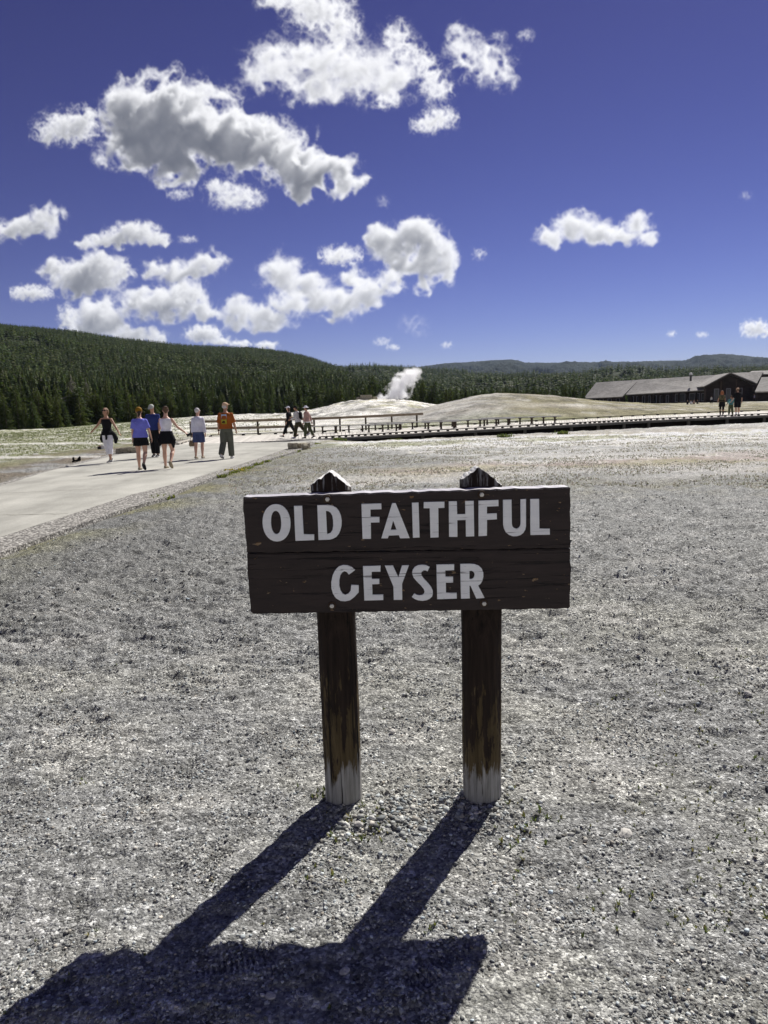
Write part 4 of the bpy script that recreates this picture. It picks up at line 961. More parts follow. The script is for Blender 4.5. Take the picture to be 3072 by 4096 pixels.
V = []; F = []; tint = []; rs = np.random.RandomState(4); q = 0.0; Lf = sF[-1]
while q < Lf:
    w = 0.19; 
    def tt(s_): return np.interp(s_, sF, np.linspace(0, 1, len(sF)))
    a0, a1 = fr(tt(q)), fr(tt(min(Lf, q+w-0.022))); b0, b1 = bk(tt(q)), bk(tt(min(Lf, q+w-0.022))); dz = rs.uniform(-.002, .002)
    b = len(V)
    for z in (0, -0.045): V += [tuple(p-np.array(BO)+[0, 0, z+dz]) for p in (a0, a1, b1, b0)]
    F += [(b, b+1, b+2, b+3), (b+4, b+7, b+6, b+5), (b, b+4, b+5, b+1), (b+2, b+6, b+7, b+3), (b+1, b+5, b+6, b+2), (b, b+3, b+7, b+4)]
    tn = rs.uniform(0.86, 1.1); tint += [[tn, tn, tn]]*8; q += w
mesh_obj("deck", np.array(V), F, pl_m.m, bwk, col=np.array(tint), colname="Tint")
def beam(mb, p, q, w, h, dz=0.0):
    """box beam from p to q: w across, h high, top at p.z+dz"""
    p, q = Vector(p), Vector(q); d = q-p; L = d.length; rot = d.to_track_quat('X', 'Z').to_matrix(); c = (p+q)/2+Vector((0, 0, dz-h/2)); mb.box(c, (L, w, h), rot)
def run(fn, t0, t1, n): return [Vector(fn(t0+(t1-t0)*i/n))-BO for i in range(n+1)]
tF1 = np.interp(sF[1], sF, np.linspace(0, 1, len(sF)))
kb = MB(); pts = run(fr, tF1+0.005, 1, 24); kc = MB()
for p, q in zip(pts, pts[1:]): beam(kb, p+Vector((0, .09, 0)), q+Vector((0, .09, 0)), .10, .045, .108)
tot = sum((q-p).length for p, q in zip(pts, pts[1:])); nb = int(tot/0.62)
for i in range(nb):
    f = i/nb*24; k = int(f); p = pts[k].lerp(pts[k+1], f-k)+Vector((0, .09, 0)); d = (pts[k+1]-pts[k]); MB().box(p+Vector((0, 0, .033)), (.12, .095, .062), d.to_track_quat('X', 'Z').to_matrix()).build('kerb_block', timber_dark, bwk)
kb.build("kerb_rail", timber_dark, bwk); pass
ks = MB(); pts = run(bk, 0.01, 1, 24)
for p, q in zip(pts, pts[1:]): beam(ks, p-Vector((0, .09, 0)), q-Vector((0, .09, 0)), .10, .045, .115)
for i in range(40):
    f = i/40*24; k = int(f); p = pts[k].lerp(pts[k+1], f-k)-Vector((0, .09, 0)); ks.box(p+Vector((0, 0, .035)), (.18, .095, .068), (pts[k+1]-pts[k]).to_track_quat('X', 'Z').to_matrix())
ks.build("back_kerb", timber_dark, bwk)
kl = MB(); a = Vector(fr(0.0))-BO; b = Vector(bk(0.0))-BO; beam(kl, a+Vector((.06, 0, 0)), b+Vector((.06, 0, 0)), .12, .05, .12); 
for i in range(9): p = a.lerp(b, (i+.5)/9)+Vector((.06, 0, 0)); kl.box(p+Vector((0, 0, .035)), (.1, .2, .066))
kl.build("side_kerb", plain("pale_timber", (.46, .43, .38), .85, .2), bwk)
fa = MB(); pts = run(fr, tF1+0.004, 1, 24)
for p, q in zip(pts, pts[1:]): beam(fa, p-Vector((0, -.03, 0)), q-Vector((0, -.03, 0)), .05, .12, -.048)
fa.build("fascia", plain("fascia_grey", (.10, .097, .088), .85, .2, .3, 2), bwk)
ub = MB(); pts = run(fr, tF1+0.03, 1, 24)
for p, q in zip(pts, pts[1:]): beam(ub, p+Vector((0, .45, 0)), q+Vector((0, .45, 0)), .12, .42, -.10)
ub.build("under_deck_shade", plain("shade_black", (.012, .011, .010), .95, .05), bwk)  # added near-black strip: the dark of the gap under the deck, as colour
su = MB(); n = 15
for i in range(1, n):
    t = tF1+(1-tF1)*i/n; p = Vector(fr(t))-BO
    if p.x < 0.5: continue
    su.box(p+Vector((0, .28, -.36)), (.16, .16, .40)); su.box(p+Vector((0, 2.5, -.36)), (.26, .22, .40))
su.build("footing", plain("footing_grey", (.10, .095, .085), .9, .1), bwk)
bmk = MB()
for dy in (1.0, 4.5, 8.0):
    P_ = [Vector(fr(tF1+(1-tF1)*i/20)).lerp(Vector(bk(tF1+(1-tF1)*i/20)), dy/9.5)-BO for i in range(21)]
    for p, q in zip(P_, P_[1:]): beam(bmk, p, q, .1, .16, -.05)
bmk.build("joist", timber_dark, bwk)
# fence
rail_m = wood("rail_timber", (.20, .155, .11), (.30, .24, .17), 'X', .85, 5, .1, .3); post_m = plain("fence_post_timber", (.055, .042, .032), .9, .15, .4, 3)
def dk(px, py):
    """point on the deck seen at this pixel (height of the deck taken along its back edge)"""
    z = 0.03
    for _ in range(6):
        p = gnd(px, py, z); z = float(np.interp(p[0], LB[:, 0], LB[:, 2]))
    return p
fe = empty("wooden_fence", tuple(dk(1033, 1738)), 0, "brown two-rail timber fence along the far side of the boardwalk", "fence"); FO = fe.location.copy()
def dvec(px, py): return Vector(dk(px, py))-FO
posts_px = [(765, 1745), (786, 1742), (1033, 1738), (1146, 1734), (1258, 1731), (1361, 1727), (1464, 1721), (1568, 1715), (1668, 1709)]
tops_px = [1692, 1692, 1685, 1682, 1679, 1674, 1669, 1664, 1659]
FP = [dvec(*p) for p in posts_px]; FH = []
for (px, py), ty, p in zip(posts_px, tops_px, FP):
    w_ = p+FO; FH.append(float(atY(px, ty, w_.y)[2])-w_.z)
print("fence heights", [round(h, 2) for h in FH])
FH = [0.92]*len(FP)
for p, h in zip(FP, FH): MB().box(p+Vector((0, 0, h/2)), (.11, .11, h), None, .008).build("post", post_m, fe)
for i in range(1, len(FP)-1):
    a, b = FP[i], FP[i+1]; d = (b-a).normalized(); s = Vector((-d.y, d.x, 0))*(-0.085); z = Vector((0, 0, 1))
    ext = d*(0.45 if i == len(FP)-2 else 0.05)
    m1 = MB(); beam(m1, a+s+z*FH[i]-(d*.05), b+s+z*FH[i+1]+ext, .05, .15, .02); m1.build("rail", rail_m, fe)
    if i < 4: m2 = MB(); beam(m2, a+s+z*.50-(d*.05), b+s+z*.50+d*.05, .05, .14, .0); m2.build("rail", rail_m, fe)
m1 = MB(); a, b = FP[0], FP[1]; beam(m1, a+Vector((0, -.08, FH[0])), b+Vector((0, -.08, FH[0])), .05, .15, .0); beam(m1, a+Vector((0, -.08, .5)), b+Vector((0, -.08, .5)), .05, .14, .0); m1.build("rail", plain("pale_rail", (.45, .38, .28), .85), fe)
# benches
seat_m = wood("bench_plank", (.34, .335, .33), (.46, .455, .45), 'X', .8, 5, .1, .3)
def bench(x, y, z, rz, L, label):
    e = empty("bench", (x, y, z), rz, label, "bench", "backless timber benches on the boardwalk")
    if not bench.proto:
        m = MB(); m.box((0, -.085, .435), (L, .155, .055), None, .006); m.box((0, .085, .435), (L, .155, .055), None, .006); s = m.build("seat", seat_m, e)
        for dx in (-.84, 0, .84):
            q = MB(); q.box((dx, 0, .20), (.075, .09, .40)); q.box((dx, 0, .385), (.09, .30, .045)); q.box((dx, 0, .012), (.13, .15, .024)); l = q.build("leg", post_m, e)
        bench.proto.extend(list(e.children))
    else:
        for c_ in bench.proto: k = c_.copy(); link(k, e)
    return e
bench.proto = []
front = [(1396, 1730), (1531, 1727), (1765, 1716), (1985, 1703), (2174, 1694)]; mids = [(1291, 1734), (1650, 1717), (1872, 1708), (2080, 1697)]; rear = [(1553, 1719), (1762, 1709), (1994, 1697)]
ordw = ["leftmost", "second", "third", "fourth", "fifth"]
for row, nm in ((front, "row nearest the camera"), (mids, "middle row"), (rear, "row next to the fence")):
    for i, (px, py) in enumerate(row):
        p = dk(px, py); sl = math.atan2(0.40, 1.0) if p[0] > 2 else math.atan2(.34, 1)
        z = float(np.interp(p[0], [(-3.3), 3, 12, 18, 27], [0.03, .10, .19, .23, .28])); p = gnd(px, py, z)
        bench(p[0], p[1], z, sl*0.92, 2.45, "backless bench of the %s, %s from the left" % (nm, {0: "first"}.get(i, ordw[i])))
# stone kerb blocks
stone_m = Mat("rough_stone", .95, .1); co = stone_m.coord("Object"); n = stone_m.noise(co, 9, 7, .7); stone_m.setc(stone_m.ramp(n, [(0.3, (.12, .105, .08)), (.5, (.30, .27, .21)), (.7, (.50, .46, .38))])); stone_m.bump(n, .9, .03)
def rough_block(name, c, size, rz, seed, label, cat="stone block"):
    bm = bmesh.new(); bmesh.ops.create_cube(bm, size=1); bmesh.ops.subdivide_edges(bm, edges=bm.edges[:], cuts=9, use_grid_fill=True)
    P_ = np.array([v.co[:] for v in bm.verts]); P_ = P_*np.array(size)
    n = perlin3(P_[:, 0]*5+seed, P_[:, 1]*5, P_[:, 2]*7); n2 = perlin3(P_[:, 0]*16+seed, P_[:, 1]*16, P_[:, 2]*16)
    for v, p, a, b in zip(bm.verts, P_, n, n2):
        q = Vector(p); q += Vector(v.co).normalized()*(0.05*a+0.022*b); v.co = q
    me = bpy.data.meshes.new(name); bm.to_mesh(me); bm.free(); me.materials.append(stone_m.m); o = bpy.data.objects.new(name, me); link(o); o.location = c; o.rotation_euler = (0, 0, rz); return tag(o, label, cat)
p = gnd(512, 1812, .04); rough_block("stone_block", (p[0], p[1], .13), (.88, .30, .24), .32, 3, "cracked stone kerb block beside the left edge of the walkway")
p = gnd(1170, 1800, 0); rough_block("stone_block", (p[0], p[1]+.1, .12), (.34, .30, .26), .25, 9, "squared stone block where the walkway meets the boardwalk"); rough_block("stone_block", (p[0]+.33, p[1]+.62, .10), (.30, .62, .22), -.55, 14, "longer stone block behind the squared one at the walkway end")
# ---------------------------------------------------------------- small things on the ground
p = gnd(306, 1848, .0); z0 = float(height(np.array([p[0]]), np.array([p[1]]))[0]); m = MB()
m.tube([(-.15, 0, .02), (-.07, .02, .05), (.02, 0, .05), (.10, 0, .09), (.13, .01, .19)], [.03, .035, .04, .05, .03], 8); m.tube([(-.07, 0, .04), (-.10, .0, .12), (-.08, 0, .17)], [.03, .04, .03], 8); m.ball((.10, 0, .10), (.06, .05, .07), 8)
o = m.build("charred_wood", plain("char", (.012, .010, .009), .9, .1), None, True, .012); o.location = (p[0], p[1], z0); tag(o, "small charred forked piece of wood left of the walkway", "wood chunk")
p = gnd(410, 1796, .0); z0 = float(height(np.array([p[0]]), np.array([p[1]]))[0]); e = empty("marker_box", (p[0], p[1], z0), .3, "low white box with a pink edge and dark round end on the grass", "box")
MB().prism([(-.18, 0), (.2, 0), (.19, .10), (.05, .19), (-.06, .18), (-.18, .12)], (0, .12, 0), (1, 0, 0), (0, 0, 1), .24).build("body", plain("marker_white", (.75, .73, .72), .6), e)
MB().box((-.12, -.005, .13), (.14, .26, .05), Euler((0, -.35, 0)).to_matrix(), .01).build("edge", plain("marker_red", (.62, .22, .22), .6), e)
MB().tube([(-.12, -.16, .07), (-.12, -.125, .07)], [.075, .08], 16).build("end_cap", plain("marker_dark", (.02, .02, .022), .6), e)
# ---------------------------------------------------------------- the lodge
shk = Mat("shake_roof", .9, .1); co = shk.coord("Object"); n = shk.noise(shk.coord("Object", (1, 1, 3)), 1.2, 6, .7); n2 = shk.noise(co, 0.15, 4, .6); wv = shk.N.new("ShaderNodeTexWave"); wv.bands_direction = 'Z'; wv.inputs["Scale"].default_value = 2.2; wv.inputs["Distortion"].default_value = 2.0; wv.inputs["Detail"].default_value = 3; shk.L.new(co, wv.inputs[0])
c = shk.mix(shk.ramp(n, [(0.3, (.20, .19, .18)), (.7, (.38, .365, .35))]), shk.ramp(n2, [(.3, .75), (.7, 1.2)]), 1.0, 'MULTIPLY'); shk.setc(shk.mix(c, shk.ramp(wv.outputs[1], [(0, .82), (.6, 1.06)]), 1.0, 'MULTIPLY')); shk.bump(wv.outputs[1], .4, .05)
logw = wood("log_wall", (.022, .016, .015), (.050, .038, .034), 'X', .9, 2.0, .1, .4); frame_m = plain("window_frame_paint", (.20, .19, .21), .7); glass = Mat("dark_glass", .12, .5); glass.setc((.03, .032, .038)); glass.m.name = "window_glass"
eave_m = plain("eave_board", (.05, .042, .036), .9)
def pt(px, py, D): return Vector(atY(px, py, D))
lod = empty("lodge", (84, 181, 0), 0, "long low log lodge with a grey shake roof and a front gable", "building"); LO = Vector((84, 181, 0))
def quad(mb, *p, th=0.25):
    P_ = [Vector(q)-LO for q in p]; n = (P_[1]-P_[0]).cross(P_[2]-P_[0]).normalized()*th; k = len(P_)
    mb.add(P_+[q-n for q in P_], [tuple(range(k)), tuple(range(2*k-1, k-1, -1))]+[(i, k+i, k+(i+1) % k, (i+1) % k) for i in range(k)])
# long wing
eL = pt(2334, 1594, 219); eR = pt(2819, 1563, 183); rL = pt(2384, 1530, 226); rR = pt(2918, 1496, 190)
u = (eR-eL); u.z = 0; u.normalize(); nrm = Vector((-u.y, u.x, 0)); nrm = nrm if nrm.y > 0 else -nrm
kL = pt(2479, 1581, 0.001)  # only the ray
eK = eL.lerp(eR, 0.36)
r1 = MB(); eLu = eL; eKl = Vector((eK.x, eK.y, eL.z+(eR.z-eL.z)*.36-.15)); eKu = eKl+nrm*1.4+Vector((0, 0, .55))
quad(r1, eL, eKl, rL.lerp(rR, .36), rL); quad(r1, eKu, eR+nrm*1.0+Vector((0, 0, .2)), rR, rL.lerp(rR, .36))
bR, bL = rR+nrm*7-Vector((0, 0, 3.6)), rL+nrm*7-Vector((0, 0, 3.6)); quad(r1, rL, rR, bR, bL)
rf = r1.build("roof", shk.m, lod)
w1 = MB(); a = Vector((eL.x, eL.y, 0))+nrm*1.0+u*.8; b = Vector((eKl.x, eKl.y, 0))+nrm*1.0; c = Vector((eKu.x, eKu.y, 0))+nrm*1.1; d = Vector((eR.x, eR.y, 0))+nrm*2.4
def wall(mb, a, b, z0, z1a, z1b, th=.3): quad(mb, (a.x, a.y, z0), (b.x, b.y, z0), (b.x, b.y, z1b), (a.x, a.y, z1a), th=th)
wall(w1, a, b, -1.5, eL.z+.1, eKl.z+.1); wall(w1, c, d, -1.5, eKu.z+.1, eR.z+.3); e_ = a+nrm*11; wall(w1, e_, a, -1.5, eL.z+.1, eL.z+.1)
w1.build("wall", logw, lod)
def window(a, b, s0, s1, z0, z1, off=.12, mull=1, fr=.16, parent=None):
    p, q = a.lerp(b, s0), a.lerp(b, s1); n = Vector((-(q-p).y, (q-p).x, 0)).normalized(); n = -n if n.y > 0 else n; p = p+n*off; q = q+n*off; m = MB(); g = MB()
    d = (q-p).normalized()
    for (x0, x1, y0, y1) in ((0, 1, z0-fr, z0), (0, 1, z1, z1+fr)): quad(m, (p.x, p.y, y0), (q.x, q.y, y0), (q.x, q.y, y1), (p.x, p.y, y1), th=.12)
    L = (q-p).length
    for k in range(mull+2):
        c_ = p+d*(L-fr)*(k/(mull+1)); e2 = c_+d*(fr if k in (0, mull+1) else fr*.5); quad(m, (c_.x, c_.y, z0), (e2.x, e2.y, z0), (e2.x, e2.y, z1), (c_.x, c_.y, z1), th=.12)
    f = m.build("window", frame_m, lod); pi, qi = p-n*.1, q-n*.1
    quad(g, (pi.x, pi.y, z0), (qi.x, qi.y, z0), (qi.x, qi.y, z1), (pi.x, pi.y, z1), th=.03); g.build("pane", glass.m, f)
for s0, s1 in ((.60, .72), (.765, .885), (.90, .975)): window(c, d, s0, s1, .5, 2.3)
for k in range(7): window(c, d, .04+k*.075, .075+k*.075, .2, 2.1, mull=0, fr=.1)
for k in range(4): window(a, b, .12+k*.22, .22+k*.22, .3, 1.6, mull=0, fr=.1)
pm2 = MB()
for k in range(10): p = c.lerp(d, (k+.5)/10)-nrm*.25; MB().box(p-LO+Vector((0, 0, 1.2)), (.35, .35, 3.4)).build('pillar', logw, lod)
pass
# front gable
D = 177; gl, ga, gr_ = pt(2816, 1549, D+3), pt(2919, 1495, D), pt(3024, 1537, D-2); back = Vector((3.5, 14, 0))
m = MB(); quad(m, gl-back*.05, ga-back*.05, ga+back, gl+back, th=-.28); quad(m, ga-back*.05, gr_-back*.05, gr_+back, ga+back, th=-.28); m.build("roof", shk.m, lod)
m = MB(); inset = Vector((.4, .6, -.12)); quad(m, (gl.x+.5, gl.y+.6, -1), (gr_.x-.5, gr_.y+.6, -1), (gr_.x-.5, gr_.y+.6, gr_.z-.1), (ga.x, ga.y+.6, ga.z-.3), (gl.x+.5, gl.y+.6, gl.z-.1)); 
gw0, gw1 = Vector((gl.x+.5, gl.y+.6, 0)), Vector((gr_.x-.5, gr_.y+.6, 0))
quad(m, (gw1.x, gw1.y, -1), (gw1.x+back.x, gw1.y+back.y, -1), (gw1.x+back.x, gw1.y+back.y, gr_.z-.2), (gw1.x, gw1.y, gr_.z-.2)); m.build("wall", logw, lod)
m = MB()
for A_, B_ in ((gl, ga), (ga, gr_)): beam(m, A_-LO-back*.06, B_-LO-back*.06, .12, .32, .05)
m.build("barge_board", eave_m, lod)
m = MB()
for s in (.0, .33, .65, 1.0): p = gw0.lerp(gw1, s); h = 4.0+2.6*(1-abs(s-.5)*2); m.box(p-LO+Vector((0, -.3, h/2-.5)), (.4, .35, h))
m.build("pilaster", plain("pilaster_wood", (.075, .055, .045), .9), lod)
for s0, s1 in ((.20, .31), (.455, .555), (.685, .80)): window(gw0, gw1, s0, s1, .6, 3.2, mull=0, fr=.2, off=.3)
# ridge running on to the right behind the gable, and its end
m = MB(); q1 = pt(3052, 1490, D+4); quad(m, gr_+Vector((-1.5, .4, .9)), pt(3026, 1537, D-3), q1, ga+Vector((.3, 1.5, 0)), th=-.25); quad(m, q1+back*.8-Vector((0, 0, 3)), ga+back*.8-Vector((0, 0, 3)), ga+Vector((.3, 1.5, -.05)), q1, th=.25); m.build("roof", shk.m, lod)
m = MB(); beam(m, pt(3026, 1538, D-3.2)-LO, q1-LO, .15, .4, .05); m.build("barge_board", eave_m, lod)
p = pt(2763, 1506, 192)-LO; m = MB(); m.tube([p-Vector((0, 0, 1.2)), p+Vector((0, 0, .35))], .28, 10); ch = m.build("chimney", plain("chimney_metal", (.08, .08, .08), .6), lod); m = MB(); m.tube([p+Vector((0, 0, .35)), p+Vector((0, 0, .85)), p+Vector((0, 0, 1.0))], [.42, .42, .2], 10); m.build("cap", plain("cap_metal", (.6, .6, .6), .4), ch)
# right-hand hall
hl = empty("log_hall", (104, 172, 0), 0, "dark log hall with a steep grey roof at the right edge beside the lodge", "building"); LO2 = LO; LO = Vector((104, 172, 0))
D = 168; a1, a2, a3, a4 = pt(3020, 1566, D), pt(3420, 1560, D-12), pt(3430, 1490, D-4), pt(3046, 1509, D+8)
m = MB(); quad(m, a1, a2, a3, a4, th=.3); quad(m, a4, a3, a3+Vector((4, 10, -4)), a4+Vector((4, 10, -4)), th=.3); m.build("roof", shk.m, hl)
m = MB(); quad(m, (a1.x+1.4, a1.y+1.2, -1), (a2.x, a2.y+1.2, -1), (a2.x, a2.y+1.2, a2.z), (a1.x+1.4, a1.y+1.2, a1.z)); quad(m, (a1.x+4, a1.y+13, -1), (a1.x+1.4, a1.y+1.2, -1), (a1.x+1.4, a1.y+1.2, a1.z), (a1.x+4, a1.y+13, a1.z)); m.build("wall", logw, hl)
m = MB()
for k in range(8): p = Vector((a1.x+.6, a1.y, 0)).lerp(Vector((a2.x, a2.y, 0)), k/7); MB().box(p-LO+Vector((0, .3, a1.z/2-.4)), (.3, .3, a1.z+.6)).build('pillar', logw, hl)
bh = empty("far_roofed_building", (125, 215, 0), 0, "roof of a second building showing behind the lodge ridge", "building"); LO = Vector((125, 215, 0)); D = 215
b1, b2, b3, b4 = pt(2984, 1497, D), pt(3400, 1490, D), pt(3420, 1470, D+6), pt(3008, 1484, D+6)
m = MB(); quad(m, b1, b2, b3, b4, th=.3); quad(m, b4, b3, b3+Vector((0, 8, -4)), b4+Vector((0, 8, -4)), th=.3); m.build("roof", shk.m, bh)
m = MB(); quad(m, (b1.x+1, b1.y+.8, -1), (b2.x, b2.y+.8, -1), (b2.x, b2.y+.8, b2.z), (b1.x+1, b1.y+.8, b1.z)); m.build("wall", logw, bh)
LO = LO2
pp = [Vector(gnd(x, y, .06)) for x, y in ((2985, 1612), (3400, 1592), (3400, 1584), (2968, 1607))]
m = MB(); m.add(pp, [(0, 1, 2, 3)]); tag(m.build("side_path", cm.m), "pale path in front of the lodge at the far right", kind="structure")
# ---------------------------------------------------------------- people
def cloth(name, c, rough=.85, fold=0.5, var=.12):
    M_ = Mat(name, rough, .15); co = M_.coord(); n = M_.noise(co, 9, 4, .6, .5); n2 = M_.noise(co, 60, 3, .6)
    M_.setc(M_.ramp(n, [(.3, tuple(x*(1-var) for x in c)), (.7, tuple(min(1, x*(1+var)) for x in c))])); M_.bump(M_.math('ADD', n, M_.math('MULTIPLY', n2, .15)), fold, .03); return M_.m
SK = [Mat("skin", .55, .35).setc((.50, .29, .20)).m, Mat("skin", .55, .35).setc((.40, .22, .145)).m, Mat("skin", .55, .35).setc((.56, .34, .25)).m]
BLK = cloth("black_cloth", (.010, .010, .012)); WHT = cloth("white_cloth", (.74, .73, .78)); NAVY = cloth("navy_cloth", (.025, .04, .16)); DNAVY = cloth("dark_blue_cloth", (.03, .035, .075))
PURP = cloth("violet_blue_cloth", (.17, .18, .62)); ORNG = cloth("orange_cloth", (.31, .088, .018)); KHA = cloth("grey_green_cloth", (.10, .105, .085)); LAV = cloth("pale_sweatshirt", (.66, .66, .76)); JEAN = cloth("denim_blue", (.055, .075, .17))
GREY = cloth("light_grey_cloth", (.50, .50, .52)); CAMO = cloth("brown_green_cloth", (.045, .04, .024), var=.6); OLIV = cloth("olive_cloth", (.065, .075, .04)); PINK = cloth("dusty_pink_cloth", (.38, .24, .21)); TEAL = cloth("teal_cloth", (.06, .18, .19)); OTOP = cloth("patterned_olive_top", (.10, .09, .05), var=.5)
def hairm(name, c): return plain(name, c, .7, .3, .35, 40, .4)
H_BR, H_LB, H_GR, H_DK, H_RD = hairm("brown_hair", (.10, .06, .035)), hairm("sandy_hair", (.22, .14, .08)), hairm("grey_hair", (.50, .48, .48)), hairm("dark_hair", (.03, .02, .015)), hairm("red_hair", (.28, .11, .05))
SHW, SHD, SHB = plain("white_shoe", (.62, .61, .60), .7), plain("dark_shoe", (.035, .035, .045), .7), plain("tan_shoe", (.30, .25, .18), .8)
def Rx(a): return Matrix.Rotation(a, 3, 'X')
class Person:
    def __init__(s, px, py, yaw, H, label, skin=0, pose=None, female=False, fat=1.0, z=0.0, group=None, feet='shoe', shoe=None, deck=None, fine=True, loc=None):
        s.vox = .0105 if fine else .022
        g = Vector(loc) if loc is not None else Vector(gnd(px, py, z)); s.k = H/1.75
        s.e = empty("person", g, yaw, label, "person", group, s.k); P_ = dict(lean=3, LL=(0, 2, 2), RL=(0, 2, 2), LA=(0, 8, 8), RA=(0, 8, 8), head=(0, 0)); P_.update(pose or {})
        s.P = P_; s.skin = SK[skin]; s.f = female; s.fat = fat; s.shoe = shoe
        s.lean = R_(P_['lean']); R0 = Rx(-s.lean)
        # joints relative to the pelvis
        def limb(o, sx, fwd, out, L): f, q = R_(fwd), R_(out); return o+Vector((sx*math.sin(q), math.sin(f)*math.cos(q), -math.cos(f)*math.cos(q)))*L
        s.leg = {}
        for n, sx in (('L', -1), ('R', 1)):
            fwd, out, knee = P_[n+'L'][:3]; h = Vector((sx*.088, 0, -.03)); k = limb(h, sx, fwd, out, .42); a = limb(k, sx, fwd-knee, out*.6, .42)
            pitch = P_[n+'L'][3] if len(P_[n+'L']) > 3 else min(0, (fwd-knee))*0.9; s.leg[n] = (h, k, a, R_(pitch), sx)
        if 'hipz' in P_: hz = P_['hipz']
        else:
            lo = 9
            for n in 'LR':
                h, k, a, pt_, sx = s.leg[n]; toe = a.z-.075+math.sin(pt_)*.17*(1 if pt_ < 0 else 0); lo = min(lo, toe, a.z-.078)
            hz = -lo
        s.pel = Vector((0, 0, hz)); s.T = lambda p: s.pel+R0 @ Vector(p); s.sw = .165 if female else .185
        s.arm = {}
        for n, sx in (('L', -1), ('R', 1)):
            a_ = P_[n+'A']; fwd, out, el = a_[:3]; out2 = a_[3] if len(a_) > 3 else out*.6
            sh = s.T((sx*s.sw, 0, .455)); e = limb(sh, sx, fwd, out, .285); w = limb(e, sx, fwd+el, out2, .245); s.arm[n] = (sh, e, w, sx)
        s.hc = s.T((0, .015, .70)); s.hr = Euler((R_(P_['head'][1]), 0, R_(P_['head'][0]))).to_matrix()
        s.body()
    def rings(s, grow=0.0, z0=-.08, z1=.60, extra=0.0):
        fw, f = s.f, s.fat
        R = [(-.10, .150, .105), (-.04, .178 if fw else .168, .122), (.06, .168 if fw else .160, .115), (.17, .128 if fw else .148, .098), (.30, .150 if fw else .165, .118), (.40, .165 if fw else .188, .112), (.455, .150 if fw else .172, .090), (.50, .100, .070), (.52, .070, .062), (.55, .052, .052), (.62, .050, .054)]
        q = [r for r in R if z0 <= r[0] <= z1]
        def itp(z, k): return float(np.interp(z, [r[0] for r in R], [r[k] for r in R]))
        if q and q[0][0] > z0+.01: q = [(z0, itp(z0, 1), itp(z0, 2))]+q
        if q and q[-1][0] < z1-.01: q = q+[(z1, itp(z1, 1), itp(z1, 2))]
        ff = lambda z: 1+(f-1)*max(0, 1-abs(z-.15)/.4)
        return [s.T((0, 0, r[0])) for r in q], [((r[1]+grow)*ff(r[0]), (r[2]+grow+extra)*ff(r[0])*(1+(f-1)*.5)) for r in q]
    def body(s):
        m = MB(); p, r = s.rings(); m.tube(p, r, 18)
        hr, hc = s.hr, s.hc
        m.ball(hc+Vector((0, 0, .015)), (.074, .092, .098), 16, hr); m.ball(hc+hr @ Vector((0, .022, -.055)), (.056, .066, .058), 12, hr); m.ball(hc+hr @ Vector((0, .095, -.012)), (.014, .020, .026), 8, hr)
        for sx in (-1, 1): m.ball(hc+hr @ Vector((sx*.078, -.005, -.005)), (.010, .020, .030), 8, hr)
        m.ball(hc+hr @ Vector((0, .085, -.052)), (.024, .012, .010), 8, hr)
        m.tube([s.T((0, 0, .50)), hc+hr @ Vector((0, -.005, -.06))], [.058, .052], 12)
        for n in 'LR':
            sh, e, w, sx = s.arm[n]; m.ball(sh+Vector((0, 0, -.012)), .042 if s.f else .050, 12)
            g = 1.0 if not s.f else .86; m.tube([sh, sh.lerp(e, .35), e, e.lerp(w, .25), w], [.052*g, .050*g, .041*g, .043*g, .027*g], 12)
            d = (w-e).normalized(); side = Vector((sx, 0, 0)); b = d.cross(side); b = b.normalized() if b.length > .2 else Vector((0, 1, 0)); nrm = b.cross(d).normalized()
            pc = w+d*.085; m.tube([w, w+d*.03, pc], [(.028, .019), (.036, .017), (.040, .014)], 10, ref=b)
            inward = -nrm*sx if nrm.x*sx > 0 else nrm
            for i, (o_, L) in enumerate(((-.030, .060), (-.010, .075), (.010, .080), (.030, .070))):
                q0 = pc-d*.012+b*o_; c1 = (d+inward*.25+b*o_*2).normalized(); c2 = (d+inward*.9).normalized(); q1 = q0+c1*L*.55; q2 = q1+c2*L*.5; m.tube([q0, q1, q2], [.0098, .0090, .0075], 7)
            tb = w+d*.035+b*.030; m.tube([tb, tb+(d*.5+b*.7+inward*.3).normalized()*.035, tb+(d*.8+b*.5+inward*.5).normalized()*.062], [.012, .0105, .0085], 7)
            h, k, a, pt_, sx = s.leg[n]; h, k, a = h+s.pel, k+s.pel, a+s.pel; c = k.lerp(a, .3)+Vector((0, -.012, 0)); gl = 1.05 if s.f else 1.0
            m.tube([h, h.lerp(k, .3), k, c, k.lerp(a, .75), a], [.090*gl, .086*gl, .056, .058*gl, .040, .036], 14)
            F_ = Rx(pt_); m.tube([a+F_ @ Vector((0, -.045, -.045)), a+F_ @ Vector((0, .03, -.04)), a+F_ @ Vector((0, .12, -.055)), a+F_ @ Vector((0, .175, -.062))], [(.030, .032), (.036, .036), (.042, .022), (.030, .012)], 10)
        s.b = m.build("body", s.skin, s.e, True, s.vox, 2)
        for n in 'LR':
            if s.shoe is None: continue
            h, k, a, pt_, sx = s.leg[n]; a = a+s.pel; F_ = Rx(pt_); q = MB()
            q.tube([a+F_ @ Vector((0, -.068, -.050)), a+F_ @ Vector((0, -.045, -.035)), a+F_ @ Vector((0, .03, -.032)), a+F_ @ Vector((0, .12, -.050)), a+F_ @ Vector((0, .185, -.058)), a+F_ @ Vector((0, .20, -.062))], [(.020, .022), (.040, .040), (.044, .044), (.049, .028), (.038, .018), (.02, .01)], 12)
            so_ = q.build("shoe", s.shoe[0], s.e, True, .011, 1)
